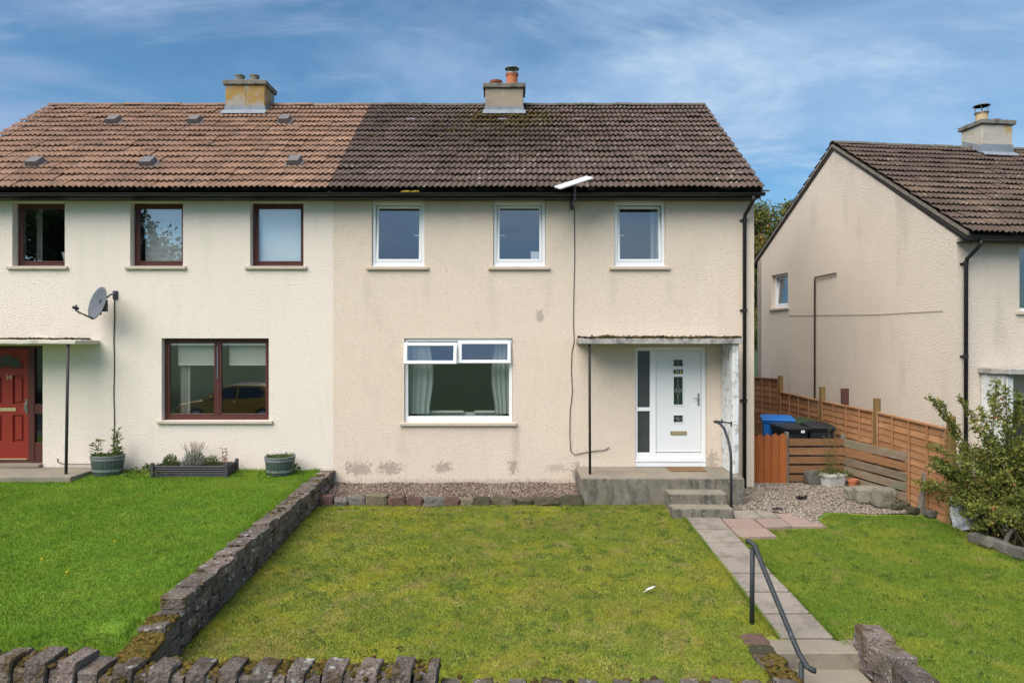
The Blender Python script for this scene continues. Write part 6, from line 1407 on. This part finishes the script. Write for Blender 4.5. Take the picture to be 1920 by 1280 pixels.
def corner_things():
    bin_('blue wheelie bin standing at the back of the group by the fence', 1424, 1490, 15.0, Z(782, 14.7), 'bin_blue', 'bin_blue', R(-16), .60)
    bin_('wheelie bin with dark green lid behind the two black bins', 1474, 1528, 15.05, Z(787, 14.8), 'bin_green', 'bin_green', R(8), .54)
    b = bin_('black wheelie bin with a white label, in front of the blue bin', 1452, 1508, 14.30, Z(797, 14.1), 'bin_black', 'bin_black', R(6))
    m = MB(); m.box(.07, .15, -.345, -.338, .93, .985); m.v = [(x, y, z) for x, y, z in m.v]; m.build('paper_label', M['paper'], b)
    bin_('black wheelie bin nearest the orange fence', 1506, 1560, 14.40, Z(796, 14.1), 'bin_black', 'bin_black', R(-8))
    g = lambda y: .061*min(y, 0)
    def at(px, py): d = 3.607/((py-640)/F+.061); return X(px, d), d+CAMY, d
    # white planter box with a straggly plant
    x, y, d = at(1559, 911); z = g(y)+.01; e = empty('white_planter', (x, y, z)); tag(e, 'white square plastic planter on the gravel by the slatted fence', 'planter')
    m = MB(); v = []
    for zz, s in ((0, .17), (.20, .215)):
        for (sx, sy) in ((-1, -1), (1, -1), (1, 1), (-1, 1)): q = Matrix.Rotation(R(20), 3, 'Z') @ Vector((sx*s, sy*s*.8, zz)); v.append((x+q.x, y+q.y, z+zz))
    m.add(v, [(3, 2, 1, 0), (4, 5, 6, 7)]+[(k, (k+1) % 4, 4+(k+1) % 4, 4+k) for k in range(4)]); m.build('box', M['white_plastic'], e)
    m = MB(); v = []
    for zz, s in ((.19, .225), (.23, .23)):
        for (sx, sy) in ((-1, -1), (1, -1), (1, 1), (-1, 1)): q = Matrix.Rotation(R(20), 3, 'Z') @ Vector((sx*s, sy*s*.8, zz)); v.append((x+q.x, y+q.y, z+zz))
    m.add(v, [(3, 2, 1, 0), (4, 5, 6, 7)]+[(k, (k+1) % 4, 4+(k+1) % 4, 4+k) for k in range(4)]); m.build('rim', M['white_plastic'], e)
    p = empty('potted_shrub', (x, y, z+.22)); tag(p, 'straggly thin-stemmed plant growing from the white planter', 'plant')
    st = MB(); P = []
    for k in range(9):
        a = random.uniform(0, 6.28); h = random.uniform(.3, 1.15) if k < 4 else random.uniform(.15, .4); lx, ly = math.cos(a)*.12*(1+h*.3), math.sin(a)*.10
        if k < 2: lx, h = (-.05, .12)[k], (.9, 1.2)[k]
        b0, t0 = Vector((x, y, z+.2)), Vector((x+lx, y+ly, z+.2+h)); st.tube([b0, b0.lerp(t0, .5)+Vector((lx*.25, 0, 0)), t0], [.007, .006, .003], 5)
        for q in range(26): u = random.uniform(.25, 1); P.append(b0.lerp(t0, u)+Vector((random.gauss(0, .05), random.gauss(0, .04), random.gauss(0, .03))))
    st.build('stem', M['cane'], p); leaves('foliage', np.array(P), RNG.uniform(.02, .05, len(P)), M['leaf_green'], p, .5)
    n = 500; a = RNG.uniform(0, 6.28, n); r = RNG.random(n)**.5; P = np.stack([x+.02+r*.36*np.cos(a), y+r*.22*np.sin(a), z+.20+RNG.uniform(-.02, .13, n)*(1-r*.5)], 1); tag(leaves('ground_cover', P, RNG.uniform(.04, .10, n), M['leaf_green'], p, .14, .1), kind='stuff')
    x, y, d = at(1599, 916); z = g(y)+.01; m = MB(); e = empty('terracotta_pot', (x, y, z)); tag(e, 'small terracotta flower pot beside the white planter', 'flower pot')
    m.lathe([(.062, 0), (.085, .13), (.080, .13), (.058, .02)], (x, y, z), 18); m.build('bowl', M['terracotta'], e, smooth=False); m = MB(); m.lathe([(.095, .125), (.098, .17), (.083, .17), (.080, .125)], (x, y, z), 18, cap=False); m.build('rim', M['terracotta'], e)
    def rock(label, px, py, size, key, rz=0, name='rock', group='rocks by the slatted fence', ty=0):
        x, y, d = at(px, py); z = g(y); me = VS[key][SR.randrange(8)]
        o = bpy.data.objects.new(name, me); COL.objects.link(o); o.location = (x, y, z+size[2]*.45); o.scale = size; o.rotation_euler = (SR.gauss(0, .06), ty, rz)
        sm = o.modifiers.new('round', 'SUBSURF'); sm.levels = 1; sm.render_levels = 1; return tag(o, label, 'stone', group)
    rock('upright grey block standing beside the white planter', 1524, 908, (.26, .22, .30), 'stone_grey', .1)
    rock('pale boulder at the house end of the rockery', 1601, 937, (.34, .26, .24), 'stone_pale', .2)
    rock('largest pale boulder in the middle of the rockery', 1624, 944, (.38, .28, .32), 'stone_pale', -.1)
    rock('pale pointed boulder nearest the low fence post', 1657, 953, (.34, .26, .38), 'stone_pale', .15, ty=.15)
    rock('flat mossy stone at the foot of the low fence post', 1685, 955, (.36, .22, .13), 'stone_moss', .2)
    rock('small dark stone lying under the orange fence', 1712, 962, (.20, .16, .10), 'stone_moss', .5)
    rock('dark stone by the leaning timber stump', 1748, 969, (.24, .16, .12), 'stone_grey', .2)
    for k, (px, py, lab) in enumerate(((1840, 1022, 'mossy kerb stone at the lawn edge, nearest the white sack'), (1872, 1032, 'mossy kerb stone at the lawn edge, middle of three'), (1908, 1046, 'mossy kerb stone at the lawn edge, cut by the picture edge'))):
        rock(lab, px, py, (.13, .42, .16), 'stone_grey', .12, 'kerb_stone', 'kerb stones at the lawn edge')
    # leaning weathered stump
    x, y, d = at(1733, 962); z = g(y); e = MB(); rot = Matrix.Rotation(R(12), 3, 'Y') @ Matrix.Rotation(R(-6), 3, 'X')
    t = MB(); t.cbox(-.055, .055, -.05, .05, -.1, .70, .02); e.add([Vector((x-.06, y, z))+rot @ Vector(p) for p in t.v], t.f); o = e.build('timber_stump', M['timber_grey'], loc=(x, y, z)); rough(o, 4, .014, 6); tag(o, 'weathered grey timber stump leaning on the orange fence', 'timber')
    # planks behind the fence
    d = 16.0; xx = X(1589, d); e = empty('plank_offcuts', (xx+.3, d+CAMY, -.6)); tag(e, 'two old planks standing up behind the orange fence', 'planks')
    m = MB(); m.obox((X(1588, d), d+CAMY, .55), (.20, .05, 2.3), Matrix.Rotation(R(-2), 3, 'Y')); m.build('plank', M['timber_red'], e)
    m = MB(); m.obox((X(1601, d), d+CAMY+.02, .54), (.14, .06, 2.3), Matrix.Rotation(R(5), 3, 'Y') @ Matrix.Rotation(R(35), 3, 'Z')); m.build('plank', M['timber_grey'], e)
    # crumpled plastic scraps on the gravel
    def scrap(label, px, py, r, h):
        x, y, d = at(px, py); z = g(y)+.02; m = MB(); n = 9
        m.grid(lambda u, v: (x+(u-.5)*r*2+.3*r*mnoise.noise(Vector((u*4, v*4, px))), y+(v-.5)*r*1.3+.3*r*mnoise.noise(Vector((u*4, v*4, px+5))), z+h*abs(mnoise.noise(Vector((u*5, v*5, px*.37))))+.004), n, n)
        tag(m.build('plastic_scrap', M['plastic_dark'], fix=False, loc=(x, y, z)), label, 'litter', 'plastic scraps on the gravel')
    scrap('crumpled black plastic scrap in the middle of the gravel patch', 1503, 938, .085, .14); scrap('flat dark plastic scrap on the gravel near the flagstones', 1457, 957, .08, .03)
    # white sack slumped by the near fence post
    x, y, d = at(1812, 990); z = g(y); m = MB()
    def sk(u, v):
        a = u*2*math.pi; r = (.17*(1-.35*v)+.06*mnoise.noise(Vector((math.cos(a)*2, math.sin(a)*2, v*3))))*(1 if v < .97 else .5)
        return (x-.10*v+r*1.15*math.cos(a), y+r*.8*math.sin(a), z+.48*v+.03*math.sin(a*3))
    m.grid(sk, 28, 14); m.add([sk(k/28, 1) for k in range(28)], [tuple(range(28))]); tag(m.build('plastic_sack', M['sack'], smooth=True, loc=(x, y, z)), 'crumpled white plastic sack slumped under the big shrub', 'sack')
corner_things()

# ------------------------------------------------------------------ shrub and trees
def shrub():
    bx, by = 7.96, -2.62; e = empty('wild_shrub', (bx, by, -.3)); tag(e, 'big straggly green shrub with arching sprays beside the orange fence', 'shrub')
    st = MB(); P = []; rr = random.Random(21)
    def cane(b, tip, bow, r0, dens, spread):
        pts = []
        for k in range(9):
            u = k/8; p = b.lerp(tip, u)+Vector((0, 0, bow*math.sin(u*math.pi)))+Vector((mnoise.noise(Vector((u*2, tip.x, 0)))*.08, mnoise.noise(Vector((u*2, tip.y, 5)))*.08, 0)); pts.append(p)
        st.tube(pts, [r0*(1-.75*k/8) for k in range(9)], 5, False)
        n = int(dens*(tip-b).length)
        for _ in range(n):
            u = rr.uniform(.22, 1)**.8; i = min(int(u*8), 7); p = pts[i].lerp(pts[i+1], u*8-i); s = spread*(1.15-.75*u)
            P.append((p.x+rr.gauss(0, s), p.y+rr.gauss(0, s), p.z+rr.gauss(0, s*.8)))
    for k in range(105):                          # body
        b = Vector((bx+rr.gauss(0, .30), by+rr.gauss(0, .45), -.25)); a = rr.uniform(0, 6.28); r = rr.uniform(.2, 1.1)
        t = b+Vector((r*math.cos(a)*.95, r*math.sin(a)*1.1, rr.uniform(.65, 1.55)*(1.15-.35*r))); cane(b, t, .25*r, .012, 300, .085)
    for (px, py, d) in ((1738, 742, 10.5), (1760, 752, 10.6), (1795, 742, 10.3), (1832, 762, 10.6), (1868, 712, 10.4), (1885, 722, 10.2), (1905, 735, 10.5), (1855, 735, 10.9), (1733, 830, 10.5), (1728, 905, 10.6), (1745, 870, 10.3), (1915, 745, 10.0), (1880, 790, 10.2), (1820, 800, 10.4), (1940, 750, 10.2)):
        t = Vector((X(px, d), d+CAMY, Z(py, d))); b = Vector((bx+rr.gauss(0, .25), by+rr.gauss(0, .3), -.25)); cane(b, t, .22, .011, 170, .065)
    for k in range(44):                           # skirts trailing low
        b = Vector((bx+rr.gauss(0, .3), by+rr.gauss(0, .6), -.2)); a = rr.uniform(2.2, 5.4); t = b+Vector((math.cos(a)*rr.uniform(.4, 1.15), math.sin(a)*1.0, rr.uniform(.15, .6))); cane(b, t, .3, .009, 240, .075)
    st.build('canes', M['cane'], e)
    core = RNG.normal(size=(5200, 3))*np.array([.42, .55, .34])+np.array([bx, by, .35])      # shaded inner leaves
    P = np.concatenate([np.array(P), core]); P[:, 2] = np.maximum(P[:, 2], -.22); n = len(P)
    rnd = np.clip(RNG.normal(.45, .2, n)+.35*np.array([mnoise.noise(Vector(p)*2.6) for p in P]), 0, .99)
    tag(leaves('foliage', P, RNG.uniform(.022, .072, n), M['leaf_shrub'], e, .6, .3, rnd=rnd), kind='stuff')
    m = MB(); m.tube([(X(1880, 9.9), -3.15, -.28), (X(1905, 9.9), -3.05, -.05), (X(1925, 10), -2.9, .05)], [.035, .032, .028], 8); tag(m.build('fallen_branch', M['timber_grey'], smooth=True, loc=(X(1895, 9.9), -3.1, -.28)), 'bare grey branch lying at the foot of the big shrub', 'branch')
shrub()
def tree(label, x, y, h, r, nleaf, mm, seed, z0=-.9, leaf=.22, trunk_r=.22, flat=.8, low=.32):
    rr = random.Random(seed); e = empty('tree', (x, y, z0)); tag(e, label, 'tree', 'trees beyond the houses' if y > 0 else 'trees across the street')
    st = MB(); st.tube([(x, y, z0-.3), (x+.1, y, z0+h*.25), (x-.05, y+.1, z0+h*.5), (x, y, z0+h*.8)], [trunk_r*1.25, trunk_r, trunk_r*.7, trunk_r*.25], 9); st.build('trunk', M['bark'], e, smooth=True)
    lim = MB(); cl = []
    for k in range(46):
        a = rr.uniform(0, 6.28); u = rr.uniform(low, 1); b = Vector((x, y, z0+h*(low*.8+.5*(u-low))))
        prof = math.sin(math.pi*min(1, (u-low*.75)/(1-low*.75))**.75); rad = r*max(.15, prof)*rr.uniform(.55, 1.05)
        t = Vector((x+rad*math.cos(a), y+rad*math.sin(a), z0+h*u*.97)); lim.tube([b, b.lerp(t, .5)+Vector((0, 0, .25)), t], [trunk_r*.35, trunk_r*.2, trunk_r*.06], 5, False); cl.append((t, rr.uniform(.5, 1.05)*r*.36)); cl.append((b.lerp(t, .6), r*.25))
    lim.build('limbs', M['bark'], e)
    P = []; W = []
    per = nleaf//len(cl)
    for (c, s) in cl:
        q = RNG.normal(size=(per, 3)); q *= (s*RNG.random((per, 1))**.45)/np.linalg.norm(q, axis=1)[:, None]; q[:, 2] *= flat; P.append(q+np.array(c)); W.append(np.full(per, rr.gauss(0, .18)))
    P = np.concatenate(P); W = np.concatenate(W)
    tag(leaves('crown', P, RNG.uniform(.6, 1.2, len(P))*leaf, M[mm], e, .65, .1, rnd=np.clip(RNG.normal(.42, .2, len(P))+W, 0, .99)), kind='stuff')
tree('autumn-tinted tree showing between the two buildings', 16.2, 31.5, 12.6, 3.6, 26000, 'leaf_tree', 4)
tree('yellowing tree just above the lower gable edge', 19.3, 33.5, 13.3, 3.4, 20000, 'leaf_tree', 9)
tree('large dark tree mirrored in the brown upstairs windows', -26.5, -26.0, 14.0, 6.5, 30000, 'leaf_dark', 6, -.2, .38, .35)

# ------------------------------------------------------------------ car across the street, mirrored in the large brown window
def car():
    x0, yc, z0 = -13.25, -14.4, float(street_z(-11.0)); L_ = 4.25
    e = empty('parked_car', (x0+L_/2, yc, z0)); tag(e, 'golden yellow crossover car mirrored in the large brown window', 'car')
    low = [(0.02, .35), (.0, .62), (.10, .78), (.95, .93), (3.75, 1.02), (4.15, .98), (4.25, .72), (4.22, .38), (3.9, .25), (.35, .25)]
    def loft(poly, name, m, w0, w1, zsplit=None):
        mb = MB(); n = len(poly); v = []
        for s, w in ((-1, w0), (-.86, w1), (.86, w1), (1, w0)):
            for (a, b) in poly:
                in_ = .0 if abs(s) < .9 else .03
                cx = 2.1; v.append((x0+cx+(a-cx)*(1-in_), yc+s*.89, z0+b-(.03 if abs(s) > .9 and b > .6 else 0)+(.03 if abs(s) > .9 and b < .4 else 0)))
        f = [tuple(range(n-1, -1, -1)), tuple(range(3*n, 4*n))]
        for r in range(3):
            for k in range(n): f.append((r*n+k, r*n+(k+1) % n, (r+1)*n+(k+1) % n, (r+1)*n+k))
        mb.add(v, f); return mb.build(name, m, e)
    loft(low, 'body', M['car_gold'], 1, 1)
    mb = MB(); top = [(1.0, .935), (1.75, 1.46), (2.3, 1.53), (3.3, 1.50), (3.75, 1.36), (4.08, 1.0)]; v = []
    for s, ins in ((-1, .78), (1, .78)):
        for (a, b) in top: t = (b-.93)/.6; v.append((x0+a, yc+s*(.86-.16*t), z0+b))
    n = len(top); mb.add(v, [tuple(range(n-1, -1, -1)), tuple(range(n, 2*n))]+[(k, k+1, n+k+1, n+k) for k in range(n-1)]); mb.build('cabin', M['car_gold'], e)
    for s in (-1, 1):
        for poly in ([(1.28, .99), (1.82, 1.39), (2.36, 1.45), (2.36, 1.0)], [(2.44, 1.0), (2.44, 1.45), (3.2, 1.42), (3.48, 1.25), (3.38, 1.05)]):
            mb = MB(); v = []
            for off in (.0, .012):
                for (a, b) in poly: t = (b-.93)/.6; v.append((x0+a, yc+s*(.86-.16*t+.006+off), z0+b))
            k = len(poly); mb.add(v, [tuple(range(k-1, -1, -1)), tuple(range(k, 2*k))]+[(q, (q+1) % k, k+(q+1) % k, k+q) for q in range(k)]); mb.build('side_window', M['car_glass'], e)
        mb = MB(); mb.tube([(x0+1.9, yc+s*.66, z0+1.52), (x0+2.3, yc+s*.66, z0+1.58), (x0+3.3, yc+s*.66, z0+1.55)], .022, 6); mb.build('roof_rail', M['car_silver'], e)
        for a in (.82, 3.42):
            mb = MB(); mb.tube([(x0+a, yc+s*.70, z0+.32), (x0+a, yc+s*.90, z0+.32)], .32, 20); w = mb.build('wheel', M['rubber'], e); mb = MB(); mb.tube([(x0+a, yc+s*.90, z0+.32), (x0+a, yc+s*.91, z0+.32)], .20, 14); mb.build('rim', M['car_silver'], w)
        mb = MB(); mb.cbox(x0+1.35, x0+1.5, yc+s*.90-.06, yc+s*.90+.08, z0+.98, z0+1.10, .03); mb.build('wing_mirror', M['car_gold'], e)
        mb = MB(); mb.cbox(x0+2.2, x0+2.36, yc+s*.885-.02, yc+s*.885+.025, z0+.86, z0+.89, .008); mb.build('door_handle', M['car_silver'], e)
        mb = MB(); mb.cbox(x0+4.05, x0+4.2, yc+s*.72-.14, yc+s*.72+.14, z0+.80, z0+.96, .02); mb.build('tail_lamp', M['car_lamp'], e)
    mb = MB(); mb.add([(x0+1.08, yc-.74, z0+.985), (x0+1.08, yc+.74, z0+.985), (x0+1.70, yc+.64, z0+1.44), (x0+1.70, yc-.64, z0+1.44)], [(0, 1, 2, 3)]); mb.v = [(a-.02, b, c+.02) for a, b, c in mb.v]; mb.build('windscreen', M['car_glass'], e)
    mb = MB(); mb.tube([(x0+3.3, yc, z0+1.50), (x0+3.46, yc, z0+1.60)], [.04, .01], 6); mb.build('roof_aerial', M['rubber'], e)
car()
